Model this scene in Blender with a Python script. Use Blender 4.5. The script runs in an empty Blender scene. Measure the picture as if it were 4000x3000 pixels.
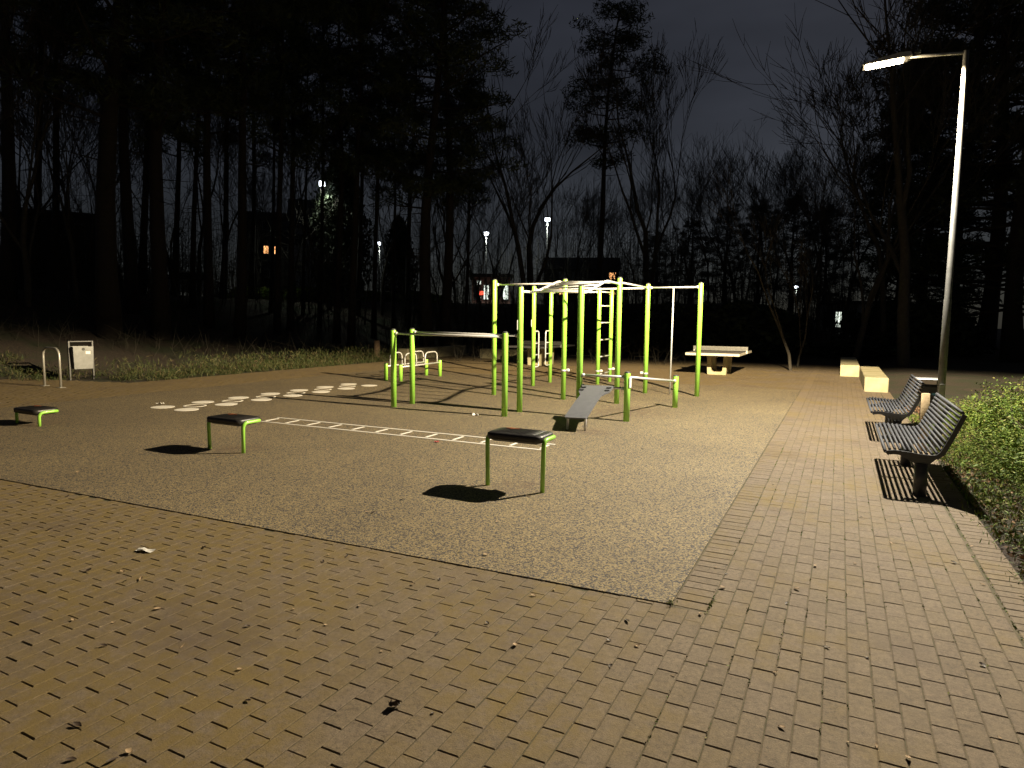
import bpy, math, random
import numpy as np
from mathutils import Vector, Matrix
R = math.radians
random.seed(7); rng = np.random.default_rng(7)
sc = bpy.context.scene
C = sc.collection

# ------------------------------------------------------------------ camera
CAM_H = 1.58
YAW, PITCH, ROLL = R(26.6), math.atan(250 / 2550), 0.010
cam = bpy.data.cameras.new('camera'); cam.sensor_width = 36; cam.lens = 36 * 2550 / 4000
cam.clip_start = 0.05; cam.clip_end = 1000
co = bpy.data.objects.new('camera', cam); C.objects.link(co)
fw = Vector((-math.sin(YAW) * math.cos(PITCH), math.cos(YAW) * math.cos(PITCH), -math.sin(PITCH)))
rt0 = Vector((math.cos(YAW), math.sin(YAW), 0)); up0 = rt0.cross(fw)
rt = rt0 * math.cos(ROLL) + up0 * math.sin(ROLL); up = up0 * math.cos(ROLL) - rt0 * math.sin(ROLL)
m = Matrix((rt, up, -fw)).transposed().to_4x4(); m.translation = (0, 0, CAM_H)
co.matrix_world = m
sc.camera = co

# ------------------------------------------------------------------ night sky
w = bpy.data.worlds.new('World'); sc.world = w; w.use_nodes = True
nt = w.node_tree; nt.nodes.clear()
sky = nt.nodes.new('ShaderNodeTexSky'); sky.sky_type = 'NISHITA'; sky.sun_disc = False
sky.sun_elevation = R(55); sky.sun_rotation = R(20); sky.dust_density = 1.0
hs = nt.nodes.new('ShaderNodeHueSaturation'); hs.inputs['Saturation'].default_value = 0.6; hs.inputs['Hue'].default_value = .52
cl = nt.nodes.new('ShaderNodeTexNoise'); cl.inputs['Scale'].default_value = 2.2; cl.inputs['Detail'].default_value = 4
tc = nt.nodes.new('ShaderNodeTexCoord'); mp = nt.nodes.new('ShaderNodeMapping'); mp.inputs['Scale'].default_value = (1, 1, 3)
rmp = nt.nodes.new('ShaderNodeMapRange'); rmp.inputs[1].default_value = .3; rmp.inputs[2].default_value = .75; rmp.inputs[3].default_value = .62; rmp.inputs[4].default_value = 1.5
mul = nt.nodes.new('ShaderNodeMixRGB'); mul.blend_type = 'MULTIPLY'; mul.inputs[0].default_value = 1
bg = nt.nodes.new('ShaderNodeBackground'); bg.inputs['Strength'].default_value = 0.0056
out = nt.nodes.new('ShaderNodeOutputWorld')
L = nt.links.new
L(tc.outputs['Generated'], mp.inputs['Vector']); L(mp.outputs[0], cl.inputs['Vector']); L(cl.outputs['Fac'], rmp.inputs[0])
L(sky.outputs[0], hs.inputs['Color']); L(hs.outputs[0], mul.inputs[1]); L(rmp.outputs[0], mul.inputs[2])
L(mul.outputs[0], bg.inputs['Color']); L(bg.outputs[0], out.inputs['Surface'])
LAMP_W = 3350
sc.view_settings.view_transform = 'Standard'; sc.view_settings.look = 'None'
sc.view_settings.exposure = 0; sc.view_settings.gamma = 1; sc.view_settings.use_curve_mapping = False
sc.render.engine = 'CYCLES'

# ------------------------------------------------------------------ helpers
def tag(o, label=None, cat=None, group=None, kind=None):
    if label: o['label'] = label
    if cat: o['category'] = cat
    if group: o['group'] = group
    if kind: o['kind'] = kind
    return o
def empty(name, loc, label, cat, group=None, rz=0):
    o = bpy.data.objects.new(name, None); C.objects.link(o); o.location = loc; o.rotation_euler = (0, 0, rz)
    o.empty_display_size = .2
    return tag(o, label, cat, group)
def linkmesh(name, me, parent=None, loc=(0, 0, 0), rz=0, scale=None):
    o = bpy.data.objects.new(name, me); C.objects.link(o); o.location = loc; o.rotation_euler = (0, 0, rz)
    if scale: o.scale = scale
    if parent: o.parent = parent
    return o
def copy_tree(o, parent=None):
    c = o.copy(); C.objects.link(c); c.parent = parent
    for ch in o.children: copy_tree(ch, c)
    return c
class MB:
    def __init__(s): s.v = []; s.f = []; s.sm = []
    def add(s, vs, fs, smooth=False):
        n = len(s.v); s.v += [tuple(v) for v in vs]; s.f += [tuple(i + n for i in f) for f in fs]; s.sm += [smooth] * len(fs); return s
    def box(s, c, d, rz=0, bev=0.0):
        x, y, z = d[0] / 2, d[1] / 2, d[2] / 2
        if bev:
            vs = []; b = min(bev, x * .9, y * .9, z * .9)
            for zz, ins in ((-z, b), (-z + b, 0), (z - b, 0), (z, b)):
                for sx, sy in ((-1, -1), (1, -1), (1, 1), (-1, 1)):
                    vs += [(sx * (x - ins) - (0), sy * (y - ins - b), zz), (sx * (x - ins - b), sy * (y - ins), zz)] if sx * sy > 0 else [(sx * (x - ins - b), sy * (y - ins), zz), (sx * (x - ins), sy * (y - ins - b), zz)]
            fs = [tuple(range(7, -1, -1)), tuple(range(24, 32))]
            for k in range(3):
                for i in range(8):
                    j = (i + 1) % 8; fs.append((k * 8 + i, k * 8 + j, k * 8 + 8 + j, k * 8 + 8 + i))
        else:
            vs = [(sx * x, sy * y, sz * z) for sz in (-1, 1) for sx, sy in ((-1, -1), (1, -1), (1, 1), (-1, 1))]
            fs = [(3, 2, 1, 0), (4, 5, 6, 7)] + [(i, (i + 1) % 4, (i + 1) % 4 + 4, i + 4) for i in range(4)]
        ca, sa = math.cos(rz), math.sin(rz)
        return s.add([(c[0] + p[0] * ca - p[1] * sa, c[1] + p[0] * sa + p[1] * ca, c[2] + p[2]) for p in vs], fs)
    def tube(s, pts, r, seg=10, cap=True, smooth=True):
        pts = [Vector(p) for p in pts]; n = len(pts)
        rs = list(r) if isinstance(r, (list, tuple)) else [r] * n
        t0 = (pts[1] - pts[0]).normalized()
        a = t0.orthogonal().normalized(); vs = []
        for i, p in enumerate(pts):
            if i == 0: t = t0
            elif i == n - 1: t = (pts[i] - pts[i - 1]).normalized()
            else: t = ((pts[i + 1] - p).normalized() + (p - pts[i - 1]).normalized())
            if t.length < 1e-6: t = t0
            t = t.normalized(); a = (a - t * a.dot(t))
            a = a.normalized() if a.length > 1e-6 else t.orthogonal().normalized()
            b = t.cross(a)
            for k in range(seg):
                an = 2 * math.pi * k / seg
                vs.append(p + (a * math.cos(an) + b * math.sin(an)) * rs[i])
        fs = [(i * seg + k, i * seg + (k + 1) % seg, (i + 1) * seg + (k + 1) % seg, (i + 1) * seg + k) for i in range(n - 1) for k in range(seg)]
        s.add(vs, fs, smooth)
        if cap:
            o = len(s.v) - len(vs)
            s.f += [tuple(o + k for k in range(seg - 1, -1, -1)), tuple(o + (n - 1) * seg + k for k in range(seg))]; s.sm += [False, False]
        return s
    def prism(s, prof, axis, a, b, smooth=False):   # profile polygon (u,v) extruded along axis between a and b
        def P(u, v, t): return {'x': (t, u, v), 'y': (u, t, v), 'z': (u, v, t)}[axis]
        n = len(prof)
        s.add([P(u, v, a) for u, v in prof] + [P(u, v, b) for u, v in prof],
              [tuple(range(n - 1, -1, -1)), tuple(range(n, 2 * n))] + [(i, (i + 1) % n, n + (i + 1) % n, n + i) for i in range(n)], smooth)
        return s
    def lathe(s, prof, c=(0, 0, 0), seg=16, smooth=True):
        n = len(prof); vs = [(c[0] + r * math.cos(2 * math.pi * k / seg), c[1] + r * math.sin(2 * math.pi * k / seg), c[2] + z) for r, z in prof for k in range(seg)]
        fs = [(i * seg + k, i * seg + (k + 1) % seg, (i + 1) * seg + (k + 1) % seg, (i + 1) * seg + k) for i in range(n - 1) for k in range(seg)]
        s.add(vs, fs, smooth); o = len(s.v) - len(vs)
        s.f += [tuple(o + k for k in range(seg - 1, -1, -1)), tuple(o + (n - 1) * seg + k for k in range(seg))]; s.sm += [False, False]
        return s
    def mesh(s, name, mat):
        me = bpy.data.meshes.new(name); me.from_pydata(s.v, [], s.f); me.materials.append(mat)
        me.polygons.foreach_set('use_smooth', s.sm); me.update(); return me
    def build(s, name, mat, parent=None, loc=(0, 0, 0), rz=0):
        return linkmesh(name, s.mesh(name, mat), parent, loc, rz)
def arc(p, q, r, n=5, ctr=None): pass
def bend(pts, rad, n=6):                             # polyline with rounded corners
    pts = [Vector(p) for p in pts]; out = [pts[0]]
    for i in range(1, len(pts) - 1):
        a, b, c = pts[i - 1], pts[i], pts[i + 1]
        u, v = (a - b), (c - b); d = min(rad, u.length * .49, v.length * .49)
        p, q = b + u.normalized() * d, b + v.normalized() * d
        for k in range(n + 1):
            t = k / n; out.append(p * (1 - t) ** 2 + b * 2 * t * (1 - t) + q * t * t)
    out.append(pts[-1]); return out
def polar(px, d):                                    # bearing as seen in the photograph (4000 px wide) -> ground point d metres away
    az = YAW - math.atan((px - 2000) / 2562)
    return (-d * math.sin(az), d * math.cos(az))
def zat(py, px, d): return CAM_H + (1250 + .01 * (px - 2000) - py) / 2550 * d * math.cos(math.atan((px - 2000) / 2562))
def sstep(a, b, x):
    t = min(1, max(0, (x - a) / (b - a))); return t * t * (3 - 2 * t)
def terrain(x, y):
    d = math.hypot(max(0, -15.6 - x), max(0, y - 27.5))
    wgt = .22 + .78 * sstep(1, -5, x)
    z = -.035 + 2.75 * wgt * sstep(1.5, 15, d) + .05 * sstep(0, 2, d) * math.sin(x * 1.3 + y * .7) * math.sin(y * 1.1 - x * .4)
    if x > 1.1: z += .03 * sstep(1.02, 1.14, x) + .07 * sstep(1.15, 2.2, x) + .02 * math.sin(x * 3 + y * 2) * sstep(1.2, 2, x)
    return z

# ------------------------------------------------------------------ materials
def M(name, col=(.5, .5, .5), rough=.6, metal=0, spec=.5, emit=None, es=0, var=None, scale=8, bump=0, bscale=60, coat=0, vmin=.35, vmax=.65):
    mt = bpy.data.materials.new(name); mt.use_nodes = True; n = mt.node_tree; b = n.nodes['Principled BSDF']
    b.inputs['Base Color'].default_value = (*col, 1); b.inputs['Roughness'].default_value = rough; b.inputs['Metallic'].default_value = metal
    b.inputs['Specular IOR Level'].default_value = spec; b.inputs['Coat Weight'].default_value = coat
    if emit: b.inputs['Emission Color'].default_value = (*emit, 1); b.inputs['Emission Strength'].default_value = es
    t = n.nodes.new('ShaderNodeTexCoord')
    if var:
        nz = n.nodes.new('ShaderNodeTexNoise'); nz.inputs['Scale'].default_value = scale; nz.inputs['Detail'].default_value = 6; nz.inputs['Roughness'].default_value = .65
        r = n.nodes.new('ShaderNodeValToRGB'); r.color_ramp.elements[0].position = vmin; r.color_ramp.elements[1].position = vmax
        r.color_ramp.elements[0].color = (*col, 1); r.color_ramp.elements[1].color = (*var, 1)
        n.links.new(t.outputs['Object'], nz.inputs['Vector']); n.links.new(nz.outputs['Fac'], r.inputs[0]); n.links.new(r.outputs[0], b.inputs['Base Color'])
        mr = n.nodes.new('ShaderNodeMapRange'); mr.inputs[3].default_value = max(.05, rough - .12); mr.inputs[4].default_value = min(1, rough + .12)
        n.links.new(nz.outputs['Fac'], mr.inputs[0]); n.links.new(mr.outputs[0], b.inputs['Roughness'])
    if bump:
        bz = n.nodes.new('ShaderNodeTexNoise'); bz.inputs['Scale'].default_value = bscale; bz.inputs['Detail'].default_value = 4
        bp = n.nodes.new('ShaderNodeBump'); bp.inputs['Strength'].default_value = bump; bp.inputs['Distance'].default_value = .01
        n.links.new(t.outputs['Object'], bz.inputs['Vector']); n.links.new(bz.outputs['Fac'], bp.inputs['Height']); n.links.new(bp.outputs[0], b.inputs['Normal'])
    return mt
def nodes(mt): return mt.node_tree, mt.node_tree.nodes, mt.node_tree.links.new, mt.node_tree.nodes['Principled BSDF']
def ramp(n, stops):
    r = n.new('ShaderNodeValToRGB'); e = r.color_ramp.elements
    e[0].position, e[0].color = stops[0][0], (*stops[0][1], 1); e[1].position, e[1].color = stops[-1][0], (*stops[-1][1], 1)
    for p, c in stops[1:-1]: k = e.new(p); k.color = (*c, 1)
    return r
def ramp_out(n, l, v, stops):
    r = ramp(n, stops); l(v, r.inputs[0]); return r.outputs[0]
def noise(n, l, vec, scale, detail=4, rough=.6):
    z = n.new('ShaderNodeTexNoise'); z.inputs['Scale'].default_value = scale; z.inputs['Detail'].default_value = detail; z.inputs['Roughness'].default_value = rough; l(vec, z.inputs['Vector']); return z.outputs['Fac']
def mix(n, l, a, b, fac, mode='MIX'):
    x = n.new('ShaderNodeMixRGB'); x.blend_type = mode
    for i, v in ((1, a), (2, b)):
        if isinstance(v, tuple): x.inputs[i].default_value = (*v, 1)
        else: l(v, x.inputs[i])
    if isinstance(fac, float): x.inputs[0].default_value = fac
    else: l(fac, x.inputs[0])
    return x.outputs[0]
def mrange(n, l, v, a, b, c=0., d=1.):
    x = n.new('ShaderNodeMapRange'); x.inputs[1].default_value = a; x.inputs[2].default_value = b; x.inputs[3].default_value = c; x.inputs[4].default_value = d; l(v, x.inputs[0]); return x.outputs[0]

MT = {}
MT['lime'] = M('lime_powder_coat', (.29, .61, .065), .34, var=(.33, .66, .09), scale=5, coat=.3, bump=.03, bscale=200)
MT['steel'] = M('stainless_steel', (.66, .66, .66), .36, metal=.35, var=(.54, .54, .55), scale=30)
MT['cap'] = M('dark_plastic_cap', (.05, .055, .05), .5)
MT['rubber_grey'] = M('grey_board', (.085, .085, .092), .6, var=(.11, .11, .118), scale=14, bump=.1, bscale=180)
MT['black'] = M('black_rubber', (.012, .012, .013), .6)
MT['white_plate'] = M('white_plate', (.75, .75, .73), .4, var=(.55, .55, .55), scale=60)
MT['concrete'] = M('pale_concrete', (.40, .36, .235), .85, var=(.22, .21, .10), scale=2.2, vmin=.42, vmax=.78, bump=.25, bscale=70)
MT['table_top'] = M('table_top', (.09, .085, .08), .6, var=(.07, .065, .06), scale=5)
MT['table_edge'] = M('table_edge', (.50, .46, .37), .6, var=(.4, .37, .30), scale=6)
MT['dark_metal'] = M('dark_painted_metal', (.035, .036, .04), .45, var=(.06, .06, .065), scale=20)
MT['bench'] = M('bench_grey_coat', (.05, .052, .06), .66, spec=.3, var=(.075, .075, .08), scale=25)
MT['galv'] = M('galvanised_steel', (.48, .47, .44), .42, metal=.55, var=(.36, .35, .33), scale=18, bump=.04, bscale=40)
MT['pole'] = M('weathered_lamp_pole', (.15, .145, .135), .55, metal=.3, var=(.10, .098, .09), scale=14)
MT['bin'] = M('bin_sheet', (.21, .215, .22), .5, metal=.2, var=(.16, .165, .165), scale=9)
MT['bark'] = M('pine_bark', (.014, .011, .009), .95, var=(.026, .02, .015), scale=9, bump=.6, bscale=30)
MT['bark_grey'] = M('grey_bark', (.035, .03, .024), .95, var=(.06, .053, .04), scale=9, bump=.5, bscale=30)
MT['needle'] = M('pine_needles', (.018, .032, .012), .8, var=(.035, .05, .02), scale=1.5)
MT['evergreen'] = M('evergreen_leaves', (.015, .024, .010), .8, var=(.028, .038, .015), scale=1.5)
MT['timber'] = M('weathered_timber', (.10, .065, .04), .9, var=(.16, .11, .07), scale=12, bump=.5, bscale=40)
MT['pale_timber'] = M('pale_timber', (.30, .21, .11), .9, var=(.4, .3, .17), scale=12, bump=.4, bscale=40)
MT['bed'] = M('joint_sand', (.125, .095, .058), 1, var=(.06, .058, .024), scale=3.5, bump=.5, bscale=120)
MT['orange'] = M('orange_print', (.35, .10, .03), .6)
MT['blue'] = M('blue_sticker', (.10, .30, .55), .5)
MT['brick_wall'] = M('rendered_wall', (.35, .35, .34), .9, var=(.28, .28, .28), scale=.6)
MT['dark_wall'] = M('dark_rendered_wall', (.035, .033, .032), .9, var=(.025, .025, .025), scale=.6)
MT['pink_wall'] = M('reddish_wall', (.34, .20, .17), .9, var=(.26, .15, .13), scale=.8)
MT['roof'] = M('roof_sheet', (.025, .025, .028), .9)
MT['pane_dark'] = M('dark_window_pane', (.02, .022, .026), .15)
MT['pane_warm'] = M('lit_window_warm', (.3, .2, .1), .4, emit=(1, .45, .16), es=3.2)
MT['pane_white'] = M('lit_window_white', (.4, .4, .4), .4, emit=(.9, 1, .86), es=1.6)
MT['frame'] = M('window_frame', (.12, .12, .12), .6)
MT['red_light'] = M('red_lit_sign', (.3, .02, .02), .4, emit=(1, .10, .05), es=3)
MT['lens_white'] = M('cold_white_lens', (.8, .8, .8), .4, emit=(.82, .9, 1), es=9)
MT['lens_warm'] = M('warm_led_lens', (.8, .8, .8), .4, emit=(1, .82, .55), es=55)
MT['car'] = M('silver_car_paint', (.36, .38, .40), .3, coat=.5)
MT['glass'] = M('car_glass', (.02, .022, .025), .08)
MT['tyre'] = M('tyre_rubber', (.02, .02, .02), .8)
MT['paper'] = M('white_litter_paper', (.75, .72, .66), .7)
MT['red_scrap'] = M('red_scrap', (.35, .05, .04), .6)
MT['leafbrown'] = M('dry_leaf', (.30, .19, .10), .8, var=(.48, .36, .22), scale=6)
MT['darkleaf'] = M('dark_wet_leaf', (.05, .032, .02), .6)
MT['twig'] = M('twig', (.10, .07, .045), .9)

def mat_mark():                                       # worn thermoplastic line paint
    mt = M('cream_line_paint', (.86, .81, .72), .65); n0, n, l, b = nodes(mt)
    t = n.new('ShaderNodeTexCoord'); a = noise(n, l, t.outputs['Object'], 45, 5, .7)
    r = ramp(n, [(.30, (.52, .43, .32)), (.42, (.80, .755, .67)), (.7, (.88, .83, .75))]); l(a, r.inputs[0]); l(r.outputs[0], b.inputs['Base Color'])
    return mt
MT['mark'] = mat_mark()
def mat_paver():
    mt = M('concrete_paver', (.25, .22, .18), .88); n0, n, l, b = nodes(mt)
    g = n.new('ShaderNodeNewGeometry'); at = n.new('ShaderNodeAttribute'); at.attribute_name = 'rnd'
    oi = n.new('ShaderNodeObjectInfo'); ad = n.new('ShaderNodeMath'); ad.operation = 'ADD'; fr = n.new('ShaderNodeMath'); fr.operation = 'FRACT'
    l(at.outputs['Fac'], ad.inputs[0]); l(oi.outputs['Random'], ad.inputs[1]); l(ad.outputs[0], fr.inputs[0])
    P = g.outputs['Position']
    base = ramp(n, [(0, (.145, .109, .069)), (.35, (.156, .119, .076)), (.7, (.165, .126, .085)), (1, (.150, .113, .075))]); l(fr.outputs[0], base.inputs[0])
    fine = noise(n, l, P, 190, 4, .75); f1 = ramp(n, [(.28, (.42, .41, .40)), (.5, (1, 1, 1)), (.75, (1.35, 1.33, 1.28))]); l(fine, f1.inputs[0])
    col = mix(n, l, base.outputs[0], f1.outputs[0], .9, 'MULTIPLY')
    col = mix(n, l, col, ramp_out(n, l, noise(n, l, P, 42, 5, .75), [(.3, (.55, .53, .52)), (.5, (1, 1, 1)), (.72, (1.35, 1.32, 1.27))]), .9, 'MULTIPLY')
    col = mix(n, l, col, ramp_out(n, l, noise(n, l, P, 13, 6, .8), [(.3, (.68, .64, .62)), (.5, (1, 1, 1)), (.7, (1.22, 1.2, 1.16))]), .75, 'MULTIPLY')
    big = noise(n, l, P, 1.1, 5, .6); moss = noise(n, l, P, 9, 5, .7)
    mm = n.new('ShaderNodeMath'); mm.operation = 'MULTIPLY'; sx = n.new('ShaderNodeSeparateXYZ'); l(P, sx.inputs[0]); wst = mrange(n, l, sx.outputs[0], -6., .5, .30, -.04)   # ochre coverage grows towards the west
    bm = n.new('ShaderNodeMath'); bm.operation = 'ADD'; l(big, bm.inputs[0]); l(wst, bm.inputs[1])
    l(mrange(n, l, bm.outputs[0], .46, .66), mm.inputs[0]); l(mrange(n, l, moss, .36, .58), mm.inputs[1])
    col = mix(n, l, col, (.105, .125, .035), mm.outputs[0]) if False else mix(n, l, col, mix(n, l, (.164, .113, .029), f1.outputs[0], .7, 'MULTIPLY'), mrange(n, l, mm.outputs[0], 0, 1, 0, .8))
    soil = noise(n, l, P, .8, 6, .7); col = mix(n, l, col, (.086, .060, .044), mrange(n, l, soil, .53, .70, 0, .6))
    l(col, b.inputs['Base Color'])
    bp = n.new('ShaderNodeBump'); bp.inputs['Strength'].default_value = .55; bp.inputs['Distance'].default_value = .004; l(noise(n, l, P, 130, 5, .7), bp.inputs['Height']); l(bp.outputs[0], b.inputs['Normal'])
    return mt
MT['paver'] = mat_paver()
def mat_epdm():
    mt = M('epdm_granules', (.3, .25, .14), .85); n0, n, l, b = nodes(mt)
    g = n.new('ShaderNodeNewGeometry'); P = g.outputs['Position']
    v = n.new('ShaderNodeTexVoronoi'); v.inputs['Scale'].default_value = 115; l(P, v.inputs['Vector'])
    sep = n.new('ShaderNodeSeparateColor'); l(v.outputs['Color'], sep.inputs[0])
    r = ramp(n, [(0, (.035, .032, .035)), (.26, (.05, .046, .05)), (.34, (.138, .110, .075)), (.55, (.235, .178, .084)), (.75, (.295, .230, .125)), (1, (.205, .182, .150))]); r.color_ramp.interpolation = 'CONSTANT'; l(sep.outputs[0], r.inputs[0])
    big = noise(n, l, P, .55, 5, .6)
    col = mix(n, l, r.outputs[0], ramp_out(n, l, big, [(.3, (.82, .80, .78)), (.7, (1.12, 1.10, 1.02))]), 1., 'MULTIPLY')
    for (sx_, sy_, r0) in ((-2.65, 5.5, .42), (-6.4, 5.45, .42), (-10.3, 5.35, .45), (-3.05, 8.75, .40), (-3.3, 11., 1.2), (-6.5, 14.7, .9)):      # trodden dirt beside the equipment
        vm = n.new('ShaderNodeVectorMath'); vm.operation = 'DISTANCE'; l(P, vm.inputs[0]); vm.inputs[1].default_value = (sx_, sy_, 0)
        am = n.new('ShaderNodeMath'); am.operation = 'MULTIPLY'; l(mrange(n, l, vm.outputs['Value'], r0 * .3, r0, 1., 0.), am.inputs[0]); l(mrange(n, l, noise(n, l, P, 9, 5, .7), .4, .62), am.inputs[1])
        col = mix(n, l, col, (.10, .062, .036), mrange(n, l, am.outputs[0], 0, 1, 0, .75))
    d = noise(n, l, P, 2.4, 6, .7); col = mix(n, l, col, (.12, .085, .06), mrange(n, l, d, .62, .8, 0, .5))
    l(col, b.inputs['Base Color'])
    bp = n.new('ShaderNodeBump'); bp.inputs['Strength'].default_value = .6; bp.inputs['Distance'].default_value = .004
    l(v.outputs['Distance'], bp.inputs['Height']); bp.invert = True; l(bp.outputs[0], b.inputs['Normal'])
    return mt
MT['epdm'] = mat_epdm()
def mat_soil():
    mt = M('leaf_mould_soil', (.06, .045, .03), 1); n0, n, l, b = nodes(mt)
    g = n.new('ShaderNodeNewGeometry'); P = g.outputs['Position']
    a = ramp_out(n, l, noise(n, l, P, 14, 6, .75), [(.3, (.016, .012, .009)), (.5, (.04, .028, .019)), (.7, (.085, .06, .04))])
    gr = ramp_out(n, l, noise(n, l, P, 30, 5, .7), [(.3, (.012, .018, .006)), (.7, (.035, .042, .014))])
    l(mix(n, l, a, gr, mrange(n, l, noise(n, l, P, .7, 5, .6), .45, .62)), b.inputs['Base Color'])
    bp = n.new('ShaderNodeBump'); bp.inputs['Strength'].default_value = .8; bp.inputs['Distance'].default_value = .05; l(noise(n, l, P, 18, 6, .7), bp.inputs['Height']); l(bp.outputs[0], b.inputs['Normal'])
    return mt
MT['soil'] = mat_soil()
def mat_leaf(name, stops, rough=.65):
    mt = M(name, stops[0][1], rough); n0, n, l, b = nodes(mt)
    g = n.new('ShaderNodeNewGeometry'); l(ramp_out(n, l, g.outputs['Random Per Island'], stops), b.inputs['Base Color'])
    b.inputs['Specular IOR Level'].default_value = .25
    return mt
MT['shrub'] = mat_leaf('shrub_leaf', [(0, (.050, .090, .010)), (.5, (.110, .175, .018)), (.85, (.20, .24, .035)), (1, (.23, .19, .05))])
MT['grass'] = mat_leaf('verge_grass', [(0, (.022, .036, .010)), (.5, (.045, .058, .017)), (.8, (.075, .072, .028)), (1, (.10, .075, .04))])
MT['litter'] = mat_leaf('litter_leaf', [(0, (.05, .028, .016)), (.45, (.13, .07, .035)), (.8, (.27, .155, .08)), (1, (.46, .34, .22))], .8)
MT['branch'] = M('undergrowth_twig', (.032, .028, .02), .95)
def mat_pad():
    mt = M('ribbed_rubber_pad', (.022, .02, .019), .42); n0, n, l, b = nodes(mt)
    t = n.new('ShaderNodeTexCoord'); wv = n.new('ShaderNodeTexWave'); wv.inputs['Scale'].default_value = 9; wv.inputs['Distortion'].default_value = 2.2; wv.inputs['Detail'].default_value = 1; wv.bands_direction = 'DIAGONAL'
    l(t.outputs['Object'], wv.inputs['Vector']); bp = n.new('ShaderNodeBump'); bp.inputs['Strength'].default_value = .5; bp.inputs['Distance'].default_value = .005; l(wv.outputs['Fac'], bp.inputs['Height']); bp.inputs['Strength'].default_value = .15; l(bp.outputs[0], b.inputs['Normal'])
    return mt
MT['pad'] = mat_pad()

# ------------------------------------------------------------------ ground
def make_terrain():
    xs = sorted(set([1.0, 1.08, 1.14, 1.2, 1.35, 1.5, 1.75, 2.0, 2.3, 2.6] + [round(v, 2) for v in list(np.arange(-120, -26, 4)) + list(np.arange(-26, 6, .8)) + list(np.arange(6, 30, 3)) + list(np.arange(30, 121, 10))]))
    ys = sorted(set([round(v, 2) for v in list(np.arange(-30, 0, 5)) + list(np.arange(0, 46, .8)) + list(np.arange(46, 201, 6))]))
    vs = [(x, y, terrain(x, y)) for y in ys for x in xs]; nx = len(xs)
    fs = [(j * nx + i, j * nx + i + 1, (j + 1) * nx + i + 1, (j + 1) * nx + i) for j in range(len(ys) - 1) for i in range(nx - 1)]
    b = MB(); b.add(vs, fs, True); o = b.build('ground', MT['soil']); tag(o, kind='structure')
make_terrain()

EX0, EX1, EY1 = -12.72, -.770, 16.68
def ey0(x): return 3.555 + .0375 * (x + .77)
b = MB(); n = 12
prof = [(EX0 + (EX1 - EX0) * i / n, ey0(EX0 + (EX1 - EX0) * i / n)) for i in range(n + 1)] + [(EX1, EY1), (EX0, EY1)]
b.prism(prof, 'z', -.03, .006)
tag(b.build('rubber_safety_surface', MT['epdm']), 'speckled tan and black rubber granule play surface', None, kind='structure')

# paving: sand bed (structure) > pavers; the 300 that show largest are single objects, the rest one field
bedb = MB()
bedb.add([(-24, -4, -.0034), (1.09, -4, -.0034), (1.09, 27.4, -.0034), (-15.05, 27.4, -.0034), (-15.05, 9.75, -.0034), (-16.9, 9.35, -.0034), (-24, 8.2, -.0034)], [(0, 1, 2, 3, 4, 5, 6)])
pavement = tag(bedb.build('pavement', MT['bed']), kind='structure')
CW, CL, GAP = .0972, .186, .0045
def in_paving(x, y):
    if x > 1.09 or y > 27.3: return False
    if EX0 - .02 < x < EX1 + .02 and ey0(x) - .02 < y < EY1 + .02: return False
    if x < -15.05:
        return y < 9.7 - .19 * max(0, -15.05 - x) and x > -23.5
    return True
blocks = []   # cx, cy, lx, ly
def clip_y(x, y0, y1):        # shorten a stretcher where it runs into the rubber surface
    if EX0 - .03 < x < EX1 + .03:
        f0 = ey0(x) - .004
        if y0 < f0 < y1: return (y0, f0)
        if y0 < EY1 + .004 < y1: return (EY1 + .004, y1)
    return (y0, y1)
SX = EX1 + .198
cols = [SX + k * CW for k in range(-240, 16)]
for ci, x0 in enumerate(cols):
    xc = x0 + CW / 2
    if xc > .90: continue
    if EX1 < xc < SX: ystart, yend = -4, ey0(EX1) - .004
    off = (ci % 2) * .5 + rng.uniform(-.12, .12)
    soldier_zone = EX1 - .01 < xc < SX
    y = -3 + (off % 1) * CL
    while y < 27.3:
        a, c = y, y + CL
        y += CL
        if soldier_zone:
            if a > 3.55: break
            if c > 3.55: c = 3.55
        a, c = clip_y(xc, a, c)
        if c - a < .03: continue
        if not in_paving(xc, (a + c) / 2): continue
        e0, e1 = rng.uniform(.0001, .0026, 2) * rng.choice([.12, .5, 1]); g0 = rng.uniform(.002, .0048)
        blocks.append((xc + rng.normal(0, .0006), (a + e0 + c - e1) / 2, CW - g0, c - a - e0 - e1))
k = 3.56
while k < 27.2:
    blocks.append((EX1 + .004 + .097, k + .048, .186, CW - GAP)); k += CW
k = -3
while k < 27.2:
    blocks.append((.905 + .095, k + .048, .184, CW - GAP)); k += CW
blocks = np.array(blocks)
ddir = np.array([[rt.x, rt.y, rt.z], [up.x, up.y, up.z], [fw.x, fw.y, fw.z]])
pc = np.c_[blocks[:, 0], blocks[:, 1], np.full(len(blocks), -CAM_H)] @ ddir.T
zz = np.maximum(pc[:, 2], .01); px_ = 2000 + 2550 * pc[:, 0] / zz; py_ = 1500 - 2550 * pc[:, 1] / zz
vis = (pc[:, 2] > .3) & (px_ > 20) & (px_ < 3980) & (py_ < 2980) & (blocks[:, 2] * blocks[:, 3] > .012)
area = np.where(vis, blocks[:, 2] * blocks[:, 3] / zz ** 3, 0)
top = set(np.argsort(-area)[:300].tolist())
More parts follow.
